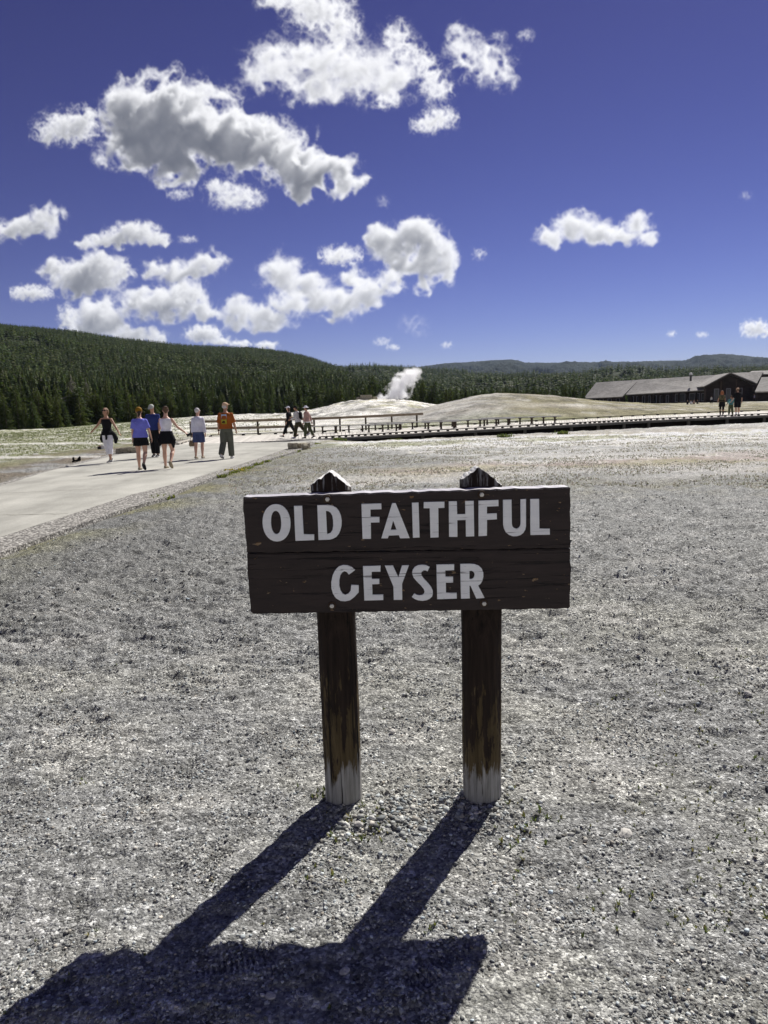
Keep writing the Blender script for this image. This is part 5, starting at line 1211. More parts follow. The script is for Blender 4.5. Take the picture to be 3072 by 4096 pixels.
            q = MB(); q.tube([a+F_ @ Vector((0, -.072, -.072)), a+F_ @ Vector((0, 0, -.072)), a+F_ @ Vector((0, .13, -.072)), a+F_ @ Vector((0, .205, -.070))], [(.028, .008), (.042, .008), (.051, .008), (.028, .008)], 12); q.build("sole", s.shoe[1], so_, True)
    def top(s, mat, sleeve=.5, hem=-.02, grow=.016, neck=.50, name="shirt", loose=0.0):
        m = MB(); p, r = s.rings(grow, hem, neck, loose); r[0] = (r[0][0]+loose, r[0][1]+loose); m.tube(p, r, 20)
        if sleeve > 0:
            for n in 'LR':
                sh, e, w, sx = s.arm[n]; m.ball(sh+Vector((0, 0, -.022)), .070 if not s.f else .063, 12); inn = s.T((sx*s.sw*.40, 0, .418)); tot = .285+.245; L = sleeve*tot
                if L <= .285: end = sh.lerp(e, L/.285); m.tube([inn, sh+Vector((0, 0, -.020)), end], [.066, .066, .066+loose*.5], 14)
                else: end = e.lerp(w, min(1.0, (L-.285)/.245)); m.tube([inn, sh+Vector((0, 0, -.020)), e, end], [.066, .065+loose*.3, .056+loose*.5, .046+loose*.4], 14)
        elif sleeve == 0: 
            for sx in (-1, 1): m.tube([s.T((sx*.10, -.03, .40)), s.T((sx*.105, 0, .50)), s.T((sx*.10, .04, .40))], [.035, .028, .035], 8)
        return m.build(name, mat, s.e, True, max(s.vox, .0115), 3)
    def legs(s, mat, length=1.0, grow=.018, waist=.10, flare=0.0, name="trousers"):
        m = MB(); p, r = s.rings(.014, -.10, waist); m.tube(p, r, 20)
        for n in 'LR':
            h, k, a, pt_, sx = s.leg[n]; h, k, a = h+s.pel, k+s.pel, a+s.pel; L = length*.84
            if L <= .42: m.tube([h+Vector((0, 0, .03)), h.lerp(k, .3), h.lerp(k, L/.42)], [.094, .096+grow, np.interp(L, [0, .42], [.098, .070])+grow+flare], 16)
            else: end = k.lerp(a, (L-.42)/.42); m.tube([h+Vector((0, 0, .03)), h.lerp(k, .3), k, k.lerp(end, .5), end], [.094, .088+grow, .060+grow+flare*.6, .054+grow+flare, .046+grow+flare], 16)
        return m.build(name, mat, s.e, True, max(s.vox, .0115), 3)
    def skirt(s, mat, drop=.42, flare=.10, waist=.12, name="skirt", jag=0.0):
        m = MB(); P_, R = [], []
        for i in range(7):
            f = i/6; z = waist-(waist+drop)*f; P_.append(s.T((0, -.01, waist-.10)) + Vector((0, 0, z-waist+.10))); R.append((.155+flare*f+.02, .125+flare*.7*f))
        P_.reverse(); R.reverse(); m.tube(P_, R, 20); o = m.build(name, mat, s.e, True, .013, 2); return o
    def cap(s, mat, brim=True, front=1, name="cap", peak=None):
        m = MB(); c = s.hc+s.hr @ Vector((0, -.004, .045)); m.ball(c, (.088, .106, .082), 16, s.hr)
        if brim:
            q = [s.hc+s.hr @ Vector((0, .06*front, .055)), s.hc+s.hr @ Vector((0, .13*front, .052)), s.hc+s.hr @ Vector((0, .175*front, .040))]; m.tube(q, [(.075, .012), (.066, .010), (.035, .008)], 12)
        return m.build(name, mat, s.e, True, .0115, 1)
    def hair(s, mat, kind='short', under=False):
        m = MB(); hr, hc = s.hr, s.hc
        if under: m.ball(hc+hr @ Vector((0, -.030, -.005)), (.080, .080, .075), 14, hr)
        else: m.ball(hc+hr @ Vector((0, -.022, .032)), (.086, .094, .094), 14, hr)
        if kind == 'long':
            for sx in (-1, 0, 1): m.tube([hc+hr @ Vector((sx*.055, -.045, .04)), hc+hr @ Vector((sx*.078, -.050, -.06)), hc+Vector((sx*.075, -.055, -.15)), hc+Vector((sx*.060, -.05, -.20))], [.05, .042, .036, .018], 10)
        if kind == 'bob':
            for sx in (-1, 0, 1): m.tube([hc+hr @ Vector((sx*.050, -.035, .04)), hc+hr @ Vector((sx*.080, -.030, -.04)), hc+hr @ Vector((sx*.072, -.03, -.11))], [.05, .036, .022], 10)
        if kind == 'bun': m.ball(hc+hr @ Vector((.01, -.115, .075)), (.045, .04, .042), 10); m.tube([hc+hr @ Vector((.02, -.12, .08)), hc+hr @ Vector((.075, -.15, .085))], [.030, .012], 8); m.tube([hc+hr @ Vector((0, -.06, .0)), hc+hr @ Vector((0, -.055, -.08))], [.06, .03], 10)
        if kind == 'tail': m.tube([hc+hr @ Vector((0, -.07, .0)), hc+hr @ Vector((.0, -.085, -.09)), hc+Vector((-.015, -.08, -.15))], [.055, .038, .02], 10)
        return m.build("hair", mat, s.e, True, .0115, 1)
    def glasses(s, mat, w=.016):
        m = MB(); hr, hc = s.hr, s.hc
        for sx in (-1, 1): m.ball(hc+hr @ Vector((sx*.034, .088, .018)), (.030, .010, w*1.35), 12, hr); m.tube([hc+hr @ Vector((sx*.064, .078, .022)), hc+hr @ Vector((sx*.080, -.01, .02))], .004, 6)
        m.tube([hc+hr @ Vector((-.02, .094, .022)), hc+hr @ Vector((.02, .094, .022))], .005, 6); return m.build("glasses", mat, s.e, True)
    def eyes(s):
        for sx in (-1, 1): m = MB(); m.ball(s.hc+s.hr @ Vector((sx*.030, .083, .012)), .011, 8); m.build("eye", EYE, s.e, True)
EYE = plain("eye_dark", (.03, .02, .02), .3)
BEANIE = cloth("mustard_knit", (.22, .12, .012)); TAN = cloth("tan_cloth", (.52, .36, .24)); BLKG = Mat("dark_lens", .15, .5).setc((.01, .01, .01)).m
yw = lambda d: R_(d)
# woman in black tank top
A = Person(440, 1852, yw(168), 1.70, "woman in black tank top and white capris walking towards the camera in sunglasses", 1, dict(lean=1, LL=(14, 3, 8), RL=(-12, 2, 10), LA=(4, 32, 10, 34), RA=(-18, 44, 14, 52), head=(4, 6)), True, 1.0, PZ, shoe=(SHD, SHW))
A.legs(WHT, .78, .022, .06, .02, "capris"); A.top(BLK, 0, -.03, .014, .455, "tank_top"); A.hair(H_LB, 'bob'); A.glasses(BLKG, .018)
m = MB(); P_, R = A.rings(.035, -.06, .07); m.tube(P_, R, 18)
for sx, L in ((-1, .34), (1, .30)): m.tube([A.T((sx*.13, -.02, .05)), A.T((sx*.20, -.04, -.05)), A.T((sx*.25, -.06, -.18)), A.T((sx*.23, -.04, -L))], [(.06, .05), (.07, .08), (.075, .085), (.03, .05)], 12)
m.ball(A.T((-.03, .14, .01)), (.06, .045, .045), 10); m.tube([A.T((-.03, .15, 0)), A.T((-.05, .16, -.12)), A.T((-.03, .15, -.20))], [.035, .036, .03], 10); m.build("tied_jumper", BLK, A.e, True, .012, 3)
# woman in violet tee
A = Person(572, 1880, yw(4), 1.68, "person in violet-blue tee, mustard knit cap and black shorts seen from behind", 2, dict(lean=2, LL=(3, 1, 1), RL=(-4, 3, 42), LA=(2, 9, 6), RA=(4, 14, 14), head=(14, 0)), True, 1.10, PZ, shoe=(SHB, SHD))
A.legs(BLK, .27, .030, .08, .02, "shorts"); sh_ = A.top(PURP, .44, -.03, .026, .50, "tee_shirt", .008); A.hair(H_DK, 'tail')
m = MB(); m.ball(A.hc+A.hr @ Vector((0, -.012, .045)), (.092, .108, .090), 16, A.hr); m.tube([A.hc+A.hr @ Vector((0, -.01, .0)), A.hc+A.hr @ Vector((0, -.012, .035))], [(.092, .106), (.094, .108)], 18); m.build("knit_cap", BEANIE, A.e, True, .0115, 1)
PRN = plain("pale_print", (.42, .43, .72), .8)
def back_print(P, rows, mat, z0, dz, dep, name="print"):
    m = MB()
    for i, (w, n, x0) in enumerate(rows):
        for k in range(n):
            x = x0-w/2+w*(k+.5)/n; m.box(P.T((x, -dep(x), z0-i*dz)), (w/n*.62, .004, dz*.42))
    return m.build(name, mat, P.e)
back_print(A, [(.17, 8, 0), (.0, 0, 0), (.13, 7, .01), (.10, 6, .02)], PRN, .385, .045, lambda x: .150-.9*x*x)
# man in navy polo (behind her, facing the camera)
A = Person(640, 1829, yw(176), 1.78, "man in navy polo, grey cap and dark trousers facing the camera with bowed head", 1, dict(lean=5, LL=(8, 2, 3), RL=(-6, 2, 6), LA=(6, 7, 12), RA=(8, 7, 16), head=(-10, -26)), False, 1.05, PZ, shoe=(SHD, SHW), loc=tuple(Vector(gnd(624, 1829, PZ))))
A.legs(BLK, .97, .020, .08, .008); A.top(NAVY, .48, -.03, .022, .50, "polo_shirt", .008); A.cap(cloth("grey_cap", (.42, .43, .40))); A.eyes()
m = MB(); m.tube([A.T((-.06, .05, .50)), A.T((0, .085, .44)), A.T((.06, .05, .50))], [.018, .016, .018], 8); m.build("collar", NAVY, A.e, True)
# woman in white sleeveless top
A = Person(676, 1874, yw(-4), 1.69, "woman in white sleeveless top and flared black skirt walking away with her arm out", 2, dict(lean=3, LL=(4, 2, 2), RL=(2, 7, 48), LA=(22, 6, 62, -6), RA=(-6, 36, 16, 52), head=(22, 0)), True, 1.0, PZ, shoe=(SHB, SHB))
A.legs(ORNG, .24, .018, .05, .0, "shorts"); A.skirt(BLK, .24, .085, .12); A.top(WHT, -1, .06, .015, .47, "sleeveless_top"); A.hair(H_BR, 'bun'); A.glasses(BLKG)
m = MB()
for sx, L in ((1, .36), (-1, .30)): m.tube([A.T((sx*.12, -.03, .02)), A.T((sx*.19, -.04, -.14)), A.T((sx*.20, -.03, -L))], [(.08, .07), (.09, .09), (.02, .04)], 12)
m.build("tied_jumper", BLK, A.e, True, .012, 3)
sh, e_, w_, sx = A.arm['R']; d = (w_-e_).normalized(); ph = empty("phone", (0, 0, 0)); bpy.data.objects.remove(ph)
m = MB(); m.box(Vector((0, 0, 0)), (.075, .012, .15), None, .003); wp_ = A.e.matrix_basis
o = m.build("phone", plain("phone_black", (.012, .012, .014), .3)); bpy.context.view_layer.update()
o.location = A.e.matrix_world @ (w_+d*.135+Vector((.02, -.02, .01))); o.rotation_euler = (0, R_(70), .3); tag(o, "black phone in the outstretched hand of the woman in white", "phone")
# grey-haired woman
A = Person(800, 1836, yw(-8), 1.62, "grey-haired woman in pale sweatshirt and denim shorts walking away", 2, dict(lean=3, LL=(-3, 2, 6), RL=(2, 4, 16, 0), LA=(-2, 8, 4), RA=(-2, 9, 10), head=(-22, 0)), True, 1.12, PZ, shoe=(SHB, SHW))
A.legs(JEAN, .42, .024, .06, .012, "shorts"); A.top(LAV, .95, -.02, .034, .52, "sweatshirt", .016); A.hair(H_GR, 'short'); A.glasses(plain("wire_frame", (.4, .38, .3), .4))
sh, e_, w_, sx = A.arm['L']; d = (w_-e_).normalized(); bpy.context.view_layer.update(); hp = A.e.matrix_world @ (w_+d*.10)
hb = empty("handbag", hp-Vector((0, 0, .32)), .2, "small woven tan handbag hanging from the grey-haired woman's hand", "handbag")
m = MB(); m.tube([(0, 0, 0), (0, 0, .05), (0, 0, .14), (0, 0, .19)], [(.11, .06), (.13, .075), (.12, .065), (.08, .03)], 16); m.build("bag_body", plain("woven_tan", (.20, .155, .10), .9, .2, .5, 40, .5), hb, True)
m = MB(); m.tube([(-.08, 0, .17), (-.07, 0, .26), (-.02, 0, .325), (.02, 0, .325), (.07, 0, .26), (.08, 0, .17)], .008, 8); m.build("handle", plain("bag_handle", (.16, .11, .07), .7), hb, True)
# man in the orange tee
A = Person(912, 1835, yw(-6), 1.78, "man in orange tee with a picture on the back, khaki trousers and tan cap", 1, dict(lean=1, LL=(-8, 2, 26, -20), RL=(5, 2, 3), LA=(-2, 10, 12), RA=(2, 13, 16), head=(-28, 2)), False, 1.12, PZ, shoe=(SHW, SHW))
A.legs(KHA, .99, .030, .08, .014); A.top(ORNG, .52, .0, .030, .51, "tee_shirt", .014); A.hair(H_GR, 'short', True); A.cap(TAN)
pic = Mat("shirt_picture", .8); co = pic.coord("Object"); sp2 = pic.N.new("ShaderNodeSeparateXYZ"); pic.L.new(co, sp2.inputs[0]); n = pic.noise(co, 30, 4, .6)
zz = pic.math('ADD', sp2.outputs[2], pic.math('MULTIPLY', pic.math('SUBTRACT', n, .5), .05))
cc = pic.ramp(pic.math('MULTIPLY', zz, 3.2), [(.0, (.30, .24, .02)), (.30, (.42, .36, .03)), (.48, (.22, .26, .05)), (.54, (.06, .08, .12)), (.64, (.12, .17, .27)), (.72, (.62, .68, .78)), (.95, (.32, .45, .65))]); pic.setc(cc)
V = []; F = []; nx, nz = 9, 13
for j in range(nz):
    for i in range(nx):
        x = -.085+.17*i/(nx-1); z = .145+.30*j/(nz-1); V.append(A.T((x, -(.182-1.1*x*x-.10*abs(z-.26)), z)))
for j in range(nz-1):
    for i in range(nx-1): a = j*nx+i; F.append((a, a+1, a+nx+1, a+nx))
o = mesh_obj("shirt_picture", [tuple(v-A.T((0, 0, .145))) for v in V], F, pic.m, A.e, True); o.location = A.T((0, 0, .145))
m = MB(); m.ball((-.005, -.186, .075), (.045, .006, .030), 12); m.ball((-.045, -.184, .060), (.022, .006, .024), 10)
for dx in (-.03, -.01, .02, .035): m.tube([(dx, -.186, .06), (dx, -.186, .025)], .006, 6)
m.build("grazing_animal_print", plain("print_brown", (.06, .025, .01), .8), o, True)
sh, e_, w_, sx = A.arm['L']; m = MB(); d = (w_-e_).normalized(); m.tube([w_-d*.035, w_-d*.005], .034, 12); m.build("watch", BLK, A.e)
# three walkers on the boardwalk
dz = .03
A = Person(1153, 1750, yw(86), 1.66, "woman in white cap and black outfit striding left on the boardwalk", 2, dict(lean=2, LL=(28, 2, 6, 12), RL=(-24, 2, 8), LA=(6, 5, 14), RA=(-8, 6, 10), head=(-4, 0)), True, 1.0, dz, shoe=(SHD, SHD), loc=tuple(Vector(gnd(1160, 1751, dz))))
A.legs(BLK, .90, .020, .08, .006); A.top(BLK, .95, -.06, .03, .51, "hooded_top", .012); A.hair(H_BR, 'long', True); A.cap(WHT); A.glasses(BLKG)
m = MB(); m.box(A.T((.0, .125, .36)), (.16, .02, .13), None, .01); m.build("white_panel", WHT, A.e)
A = Person(1195, 1753, yw(78), 1.68, "man in black cap and light grey hooded top with a backpack walking left", 1, dict(lean=8, LL=(14, 2, 2, 5), RL=(-30, 2, 16, -30), LA=(10, 8, 60, -4), RA=(14, 6, 80, -14), head=(0, -6)), False, 1.0, dz, shoe=(plain("lilac_shoe", (.28, .27, .38), .7), SHW))
A.legs(CAMO, .98, .026, .08, .012); A.top(GREY, .95, -.06, .034, .52, "hooded_top", .016); A.hair(H_DK, 'short', True); A.cap(BLK)
m = MB(); m.box(A.T((0, -.20, .27)), (.30, .16, .42), Rx(-.14), .05); bp_ = m.build("backpack", BLK, A.e, True, .015, 2)
for sx in (-1, 1): m = MB(); m.tube([A.T((sx*.11, -.13, .45)), A.T((sx*.12, 0, .535)), A.T((sx*.13, .13, .42)), A.T((sx*.14, .13, .22)), A.T((sx*.16, -.08, .12))], .020, 8); m.build("strap", BLK, bp_, True)
A = Person(1232, 1754, yw(66), 1.62, "woman in wide white sun hat and dusty pink jacket walking left", 1, dict(lean=4, LL=(10, 2, 4, 2), RL=(-14, 3, 12), LA=(4, 6, 10), RA=(-22, 14, 12), head=(-8, 0)), True, 1.0, dz, shoe=(SHD, SHD))
A.legs(OLIV, .97, .020, .08, .008); A.top(PINK, .90, -.04, .030, .52, "jacket", .014); A.hair(H_DK, 'short')
m = MB(); hc, hr = A.hc, A.hr; m.ball(hc+Vector((0, 0, .06)), (.092, .105, .085), 16, hr); m.tube([hc+Vector((0, 0, .030)), hc+Vector((0, 0, .042)), hc+Vector((0, 0, .055))], [(.19, .20), (.17, .18), (.09, .10)], 24); m.build("sun_hat", WHT, A.e, True, .0115, 1)
m = MB(); P_, R = A.rings(.024, -.09, .0); m.tube(P_, R, 16); m.build("undershirt", WHT, A.e, True)
for n in 'LR': sh, e_, w_, sx = A.arm[n]; m = MB(); d = (w_-e_).normalized(); m.tube([w_-d*.05, w_+d*.02], [.042, .038], 12); m.build("cuff", WHT, A.e, True)
# the three at the right
dz = .26
A = Person(2886, 1664, yw(-10), 1.66, "red-haired woman in patterned olive top and black skirt at the far right of the boardwalk", 1, dict(lean=5, LL=(-14, 6, 8), RL=(14, 4, 6, 5), LA=(10, 14, 50, -10), RA=(14, 12, 30), head=(-12, -8)), True, 1.05, dz, shoe=(SHD, SHD))
A.legs(BLK, .96, .008, .08, .0, "leggings"); A.skirt(BLK, .30, .06, .14); A.top(OTOP, .30, .02, .02, .50, "patterned_top"); A.hair(H_RD, 'long')
A = Person(2922, 1661, yw(-6), 1.32, "child in teal top and olive trousers between the two adults at the right", 1, dict(lean=3, LL=(8, 2, 4), RL=(-8, 2, 8), LA=(20, 10, 20), RA=(6, 6, 10)), False, 1.0, dz, shoe=(SHD, SHD))
A.legs(OLIV, .98, .026, .08, .01); A.top(TEAL, .60, -.02, .026, .51, "tee_shirt", .01); A.hair(H_BR, 'short')
A = Person(2948, 1663, yw(-2), 1.80, "man in loose black shirt and black shorts with tan cap at the right", 0, dict(lean=3, LL=(-4, 3, 10), RL=(6, 3, 4), LA=(12, 12, 24), RA=(-2, 14, 14), head=(0, -4)), False, 1.10, dz, shoe=(SHD, SHD))
A.legs(BLK, .48, .03, .08, .015, "shorts"); A.top(BLK, .50, -.10, .038, .52, "shirt", .03); A.hair(H_BR, 'short', True); A.cap(TAN)
for n in 'LR': h, k, a, pt_, sx = A.leg[n]; m = MB(); a = a+A.pel; k = k+A.pel; m.tube([a.lerp(k, .28), a-Vector((0, 0, .03))], [.044, .042], 12); m.build("sock", WHT, A.e, True)
p1 = Vector(gnd(2907, 1662, dz)); p1.z = 1.06; p2 = p1+Vector((.46, -.1, .34)); m = MB(); m.tube([(0, 0, 0), tuple((p2-p1)*.5), tuple(p2-p1)], [.03, .048, .04], 8); o = m.build("rolled_towel", plain("pale_teal", (.16, .34, .38), .8), None, True); o.location = p1; tag(o, "pale teal rolled towel carried between the woman and the man at the right", "towel")
# tiny figures by the lodge
def tiny(px, py, H, yaw, top, bot, label, pose=None, hair=H_DK, z=.0, grp=None):
    A = Person(px, py, yw(yaw), H, label, 0, pose or dict(LL=(8, 2, 4), RL=(-8, 2, 6)), False, 1.0, z, grp, shoe=None, fine=False); A.legs(bot, .95, .02, .08, .01); A.top(top, .9, -.04, .03, .51, "top", .01); A.hair(hair, 'short'); return A
sit = dict(lean=-2, LL=(82, 8, 92), RL=(80, 8, 96), LA=(30, 10, 50), RA=(28, 10, 60), hipz=.12)
G = "people sitting on the grass in front of the lodge"
tiny(2750, 1618, 1.7, 150, BLK, BLK, "person in black sitting on the grass at the left of the seated group", sit, grp=G)
tiny(2763, 1618, 1.65, 200, WHT, JEAN, "person in white sitting second in the group on the grass", sit, H_LB, grp=G)
tiny(2776, 1617, 1.7, 120, PINK, DNAVY, "person in pale pink sitting third in the group on the grass", sit, H_BR, grp=G)
tiny(2789, 1616, 1.75, 230, BLK, DNAVY, "person in dark clothes sitting at the right end of the group on the grass", sit, grp=G)
tiny(2845, 1616, 1.6, 20, GREY, BLK, "distant person in grey standing on the lawn in front of the gable")
tiny(3017, 1607, 1.75, 60, cloth("lilac_cloth", (.30, .28, .40)), BLK, "distant person in lilac walking on the path near the right-hand hall")
tiny(3030, 1606, 1.7, 60, BLK, BLK, "distant person in black walking on the path near the right-hand hall")
bake_remeshes()
# ---------------------------------------------------------------- loose stones, weeds, grass
def stones(name, n, r0, r1, amin, amax, s0, s1, label, seed, sides=0, mat=None, where=None):
    rs = np.random.RandomState(seed); bm = bmesh.new(); bmesh.ops.create_icosphere(bm, subdivisions=1, radius=1.0); v = np.array([q.co[:] for q in bm.verts]); f = np.array([[x.index for x in q.verts] for q in bm.faces]); bm.free()
    A = rs.uniform(R_(amin), R_(amax), n); Rr = (r0**1.2+(r1**1.2-r0**1.2)*rs.rand(n))**(1/1.2); X, Y = Rr*np.sin(A), Rr*np.cos(A)
    if where is not None: X, Y = where(rs, n)
    den = fbm2(X*2.2+4, Y*2.6, 4); k = rs.rand(len(X)) < np.clip(.42+den*1.9, .05, 1)
    pm = path_mask(X, Y)[0]; k &= ~((Y > 4) & (pm > 0)); X, Y = X[k], Y[k]; n = len(X)
    S = s0+(s1-s0)*rs.rand(n)**3.0; Z = height(X, Y)
    q = v[None]*(1+0.28*rs.randn(n, len(v), 1)); q = q*np.stack([S*rs.uniform(.8, 1.4, n), S*rs.uniform(.7, 1.1, n), S*rs.uniform(.45, .8, n)], 1)[:, None]
    a = rs.rand(n)*6.28; ca, sa = np.cos(a)[:, None], np.sin(a)[:, None]; x = q[..., 0]*ca-q[..., 1]*sa; y = q[..., 0]*sa+q[..., 1]*ca
    P_ = np.stack([x+X[:, None], y+Y[:, None], q[..., 2]+(Z+S*.22)[:, None]], -1).reshape(-1, 3)
    F_ = (f[None]+(np.arange(n)*len(v))[:, None, None]).reshape(-1, 3)
    t = np.clip(rs.lognormal(-1.2, .50, n), .07, .7)[:, None]*np.array([.99, 1.0, .95])*(1+.05*rs.randn(n, 1)*np.array([1, 0, -1]))
    o = mesh_obj(name, P_, F_, mat, col=np.repeat(t, len(v), 0)); return tag(o, label, kind="stuff")
pb = Mat("pebble", .8, .3); co = pb.coord(); pb.setc(pb.mix(pb.attr("Col"), pb.ramp(pb.noise(co, 120, 3, .6), [(.3, .8), (.7, 1.2)]), 1.0, 'MULTIPLY'))
stones("gravel", 110000, 1.5, 6.2, -34, 34, .0024, .0075, "fine grey and white gravel strewn over the ground around the sign", 1, mat=pb.m)
stones("gravel", 26000, 6.0, 13, -34, 34, .005, .014, "coarser looking gravel farther back beyond the sign", 2, mat=pb.m)
def heap(rs, n):
    c = np.array([(-.2, 2.62), (.37, 2.62), (-.02, 2.62), (.55, 2.62)])[rs.randint(0, 4, n)]; q = rs.randn(n, 2)*np.array([.12, .09]); return c[:, 0]+q[:, 0], c[:, 1]+q[:, 1]
stones("gravel", 2600, 1, 2, 0, 1, .005, .014, "heaped pebbles round the feet of the two sign posts", 3, mat=pb.m, where=heap)
def rock(px, py, s, label, seed):
    p = gnd(px, py); rs = np.random.RandomState(seed); bm = bmesh.new(); bmesh.ops.create_icosphere(bm, subdivisions=2, radius=1)
    for v in bm.verts: n = perlin3(np.array([v.co.x*1.3+seed]), np.array([v.co.y*1.3]), np.array([v.co.z*1.3]))[0]; v.co = Vector((v.co.x*s*1.25, v.co.y*s*.85, v.co.z*s*.6))*(1+.35*n)
    me = bpy.data.meshes.new("stone"); bm.to_mesh(me); bm.free(); me.materials.append(plain("pale_stone", (.52, .50, .46), .85, .2, .25, 50, .4)); o = bpy.data.objects.new("stone", me); link(o)
    o.location = (p[0], p[1], float(height(np.array([p[0]]), np.array([p[1]]))[0])+s*.3); o.rotation_euler = (0, 0, seed); return tag(o, label, "stone")
rock(2502, 3335, .026, "largest loose white stone, lying right of the right post's foot", 1)
rock(1570, 2925, .017, "small white stone on the gravel between the two posts", 2)
rock(2990, 2778, .020, "small pale stone near the right edge of the frame level with the bare post", 5)
rock(1435, 3302, .015, "white pebble among the weeds beside the left post", 3)
rock(1080, 4065-90, .014, "grey stone lying in the shadow of the board, left part", 6)
rock(1380, 3875, .014, "rounded grey stone in the middle of the board's shadow", 7)
# blades
gm2 = Mat("weed_leaf", .7, .2); v = gm2.attr("Col"); gm2.setc(v); tr = gm2.N.new("ShaderNodeBsdfTranslucent"); gm2.L.new(v, tr.inputs[0]); mx = gm2.N.new("ShaderNodeMixShader"); mx.inputs[0].default_value = .35; gm2.L.new(gm2.b.outputs[0], mx.inputs[1]); gm2.L.new(tr.outputs[0], mx.inputs[2]); gm2.L.new(mx.outputs[0], gm2.N["Material Output"].inputs[0])
def blades(name, X, Y, L, nb, label, seed, cols, spread=1.0, kind="stuff", cat=None, origin=None, wid=.11, zfun=None):
    rs = np.random.RandomState(seed); n = len(X); Z = height(X, Y) if zfun is None else zfun(X, Y)
    X, Y, Z, L = [np.repeat(q, nb) for q in (X, Y, Z, L)]; n = len(X); a = rs.rand(n)*6.28; tilt = rs.uniform(.1, 1.0, n)*spread; l = L*rs.uniform(.5, 1.1, n); w = l*wid*rs.uniform(.7, 1.4, n)
    dx, dy = np.cos(a), np.sin(a); ox, oy = X+dx*L*.15*rs.rand(n), Y+dy*L*.15*rs.rand(n); V = np.zeros((n, 5, 3))
    V[:, 0] = np.stack([ox-dy*w, oy+dx*w, Z-.003], 1); V[:, 1] = np.stack([ox+dy*w, oy-dx*w, Z-.003], 1)
    mx_, my_ = ox+dx*l*np.sin(tilt)*.45, oy+dy*l*np.sin(tilt)*.45; mz = Z+l*np.cos(tilt)*.6
    V[:, 2] = np.stack([mx_+dy*w*1.1, my_-dx*w*1.1, mz], 1); V[:, 3] = np.stack([mx_-dy*w*1.1, my_+dx*w*1.1, mz], 1); V[:, 4] = np.stack([ox+dx*l*np.sin(tilt), oy+dy*l*np.sin(tilt), Z+l*np.cos(tilt)*.95], 1)
    b = (np.arange(n)*5)[:, None]; F_ = np.concatenate([b+[0, 1, 2], b+[0, 2, 3], b+[3, 2, 4]], 0).astype(np.int32)
    ci = rs.randint(0, len(cols), n); C_ = np.array(cols)[ci]*rs.uniform(.7, 1.3, (n, 1)); P_ = V.reshape(-1, 3)
    if origin is not None: P_ = P_-np.array(origin)
    o = mesh_obj(name, P_, F_, gm2.m, col=np.repeat(C_, 5, 0))
    if origin is not None: o.location = origin
    return tag(o, label, cat, kind=kind)
GC = [(.14, .19, .045), (.22, .24, .06), (.10, .14, .04), (.30, .26, .10)]
rs = np.random.RandomState(21)
def patch(cs, n, sx, sy):
    c = np.array([gnd(*q)[:2] for q in cs])[rs.randint(0, len(cs), n)]; return c[:, 0]+rs.randn(n)*sx, c[:, 1]+rs.randn(n)*sy
x, y = patch([(1500, 3320), (1440, 3280), (1380, 3360), (1480, 3250), (2080, 3300), (2150, 3260), (2050, 3380), (2110, 3180), (1335, 3480), (1290, 3200)], 95, .045, .05)
blades("weeds", x, y, rs.uniform(.010, .025, len(x)), 6, "tiny green weeds sprouting round the feet of the sign posts", 4, GC)
cs = [(2300+rs.rand()*850, 2620+rs.rand()*1100) for _ in range(120)]; cs = [c for c in cs if (c[0]-2300)/800+(rs.rand()-.5)*.8 > .25]
x, y = patch(cs, 260, .035, .04); blades("weeds", x, y, rs.uniform(.008, .018, len(x)), 6, "sparse low weeds in the gravel at the lower right", 5, GC)
x, y = patch([(rs.rand()*3072, 2500+rs.rand()*1550) for _ in range(70)], 90, .02, .02); blades("weeds", x, y, rs.uniform(.008, .019, len(x)), 5, "scattered single weeds across the open gravel", 6, GC)
# clumps along the kerb of the walkway
yel = plain("yellow_flower", (.62, .50, .04), .7)
for i, (px, py, w, lb) in enumerate(((645, 1990, .20, "green weed tuft at the walkway kerb, nearest the camera"), (880, 1903, .22, "low green clump by the walkway kerb left of the flowering one"), (945, 1886, .26, "yellow-flowering weed clump beside the walkway kerb"), (985, 1872, .20, "green clump just behind the yellow-flowering one"), (1019, 1857, .20, "rounded weed clump fifth along the kerb"), (1052, 1846, .20, "flat weed clump sixth along the kerb"), (1099, 1826, .22, "small weed clump seventh along the kerb"), (1124, 1818, .2, "green weed clump just before the stone blocks"), (1166, 1806, .25, "weeds growing at the foot of the squared stone block"), (1255, 1774, .30, "bushy green clump at the corner of the boardwalk"))):
    p = gnd(px, py, 0); n = 55; a = rs.rand(n)*6.28; r_ = np.sqrt(rs.rand(n))*w; x = p[0]+np.cos(a)*r_*1.3; y = p[1]+np.sin(a)*r_*1.6; z0 = float(height(np.array([p[0]]), np.array([p[1]]))[0])
    e = empty("weed_clump", (p[0], p[1], z0), 0, lb, "weed clump", "weed clumps along the walkway kerb")
    o = blades("leaves", x, y, np.full(n, .09)*rs.uniform(.6, 1.1, n), 7, None, 30+i, [(.20, .24, .05), (.28, .30, .07), (.14, .18, .04)], .9, None, None, (p[0], p[1], z0), .16, zfun=lambda X, Y: np.full(len(X), z0)); o.parent = e; o.location = (0, 0, 0)
    if i == 2:
        m = MB(); [m.ball((rs.uniform(-.28, .28), rs.uniform(-.25, .25), rs.uniform(.06, .10)), .016, 6) for _ in range(30)]; m.build("blossom", yel, e)
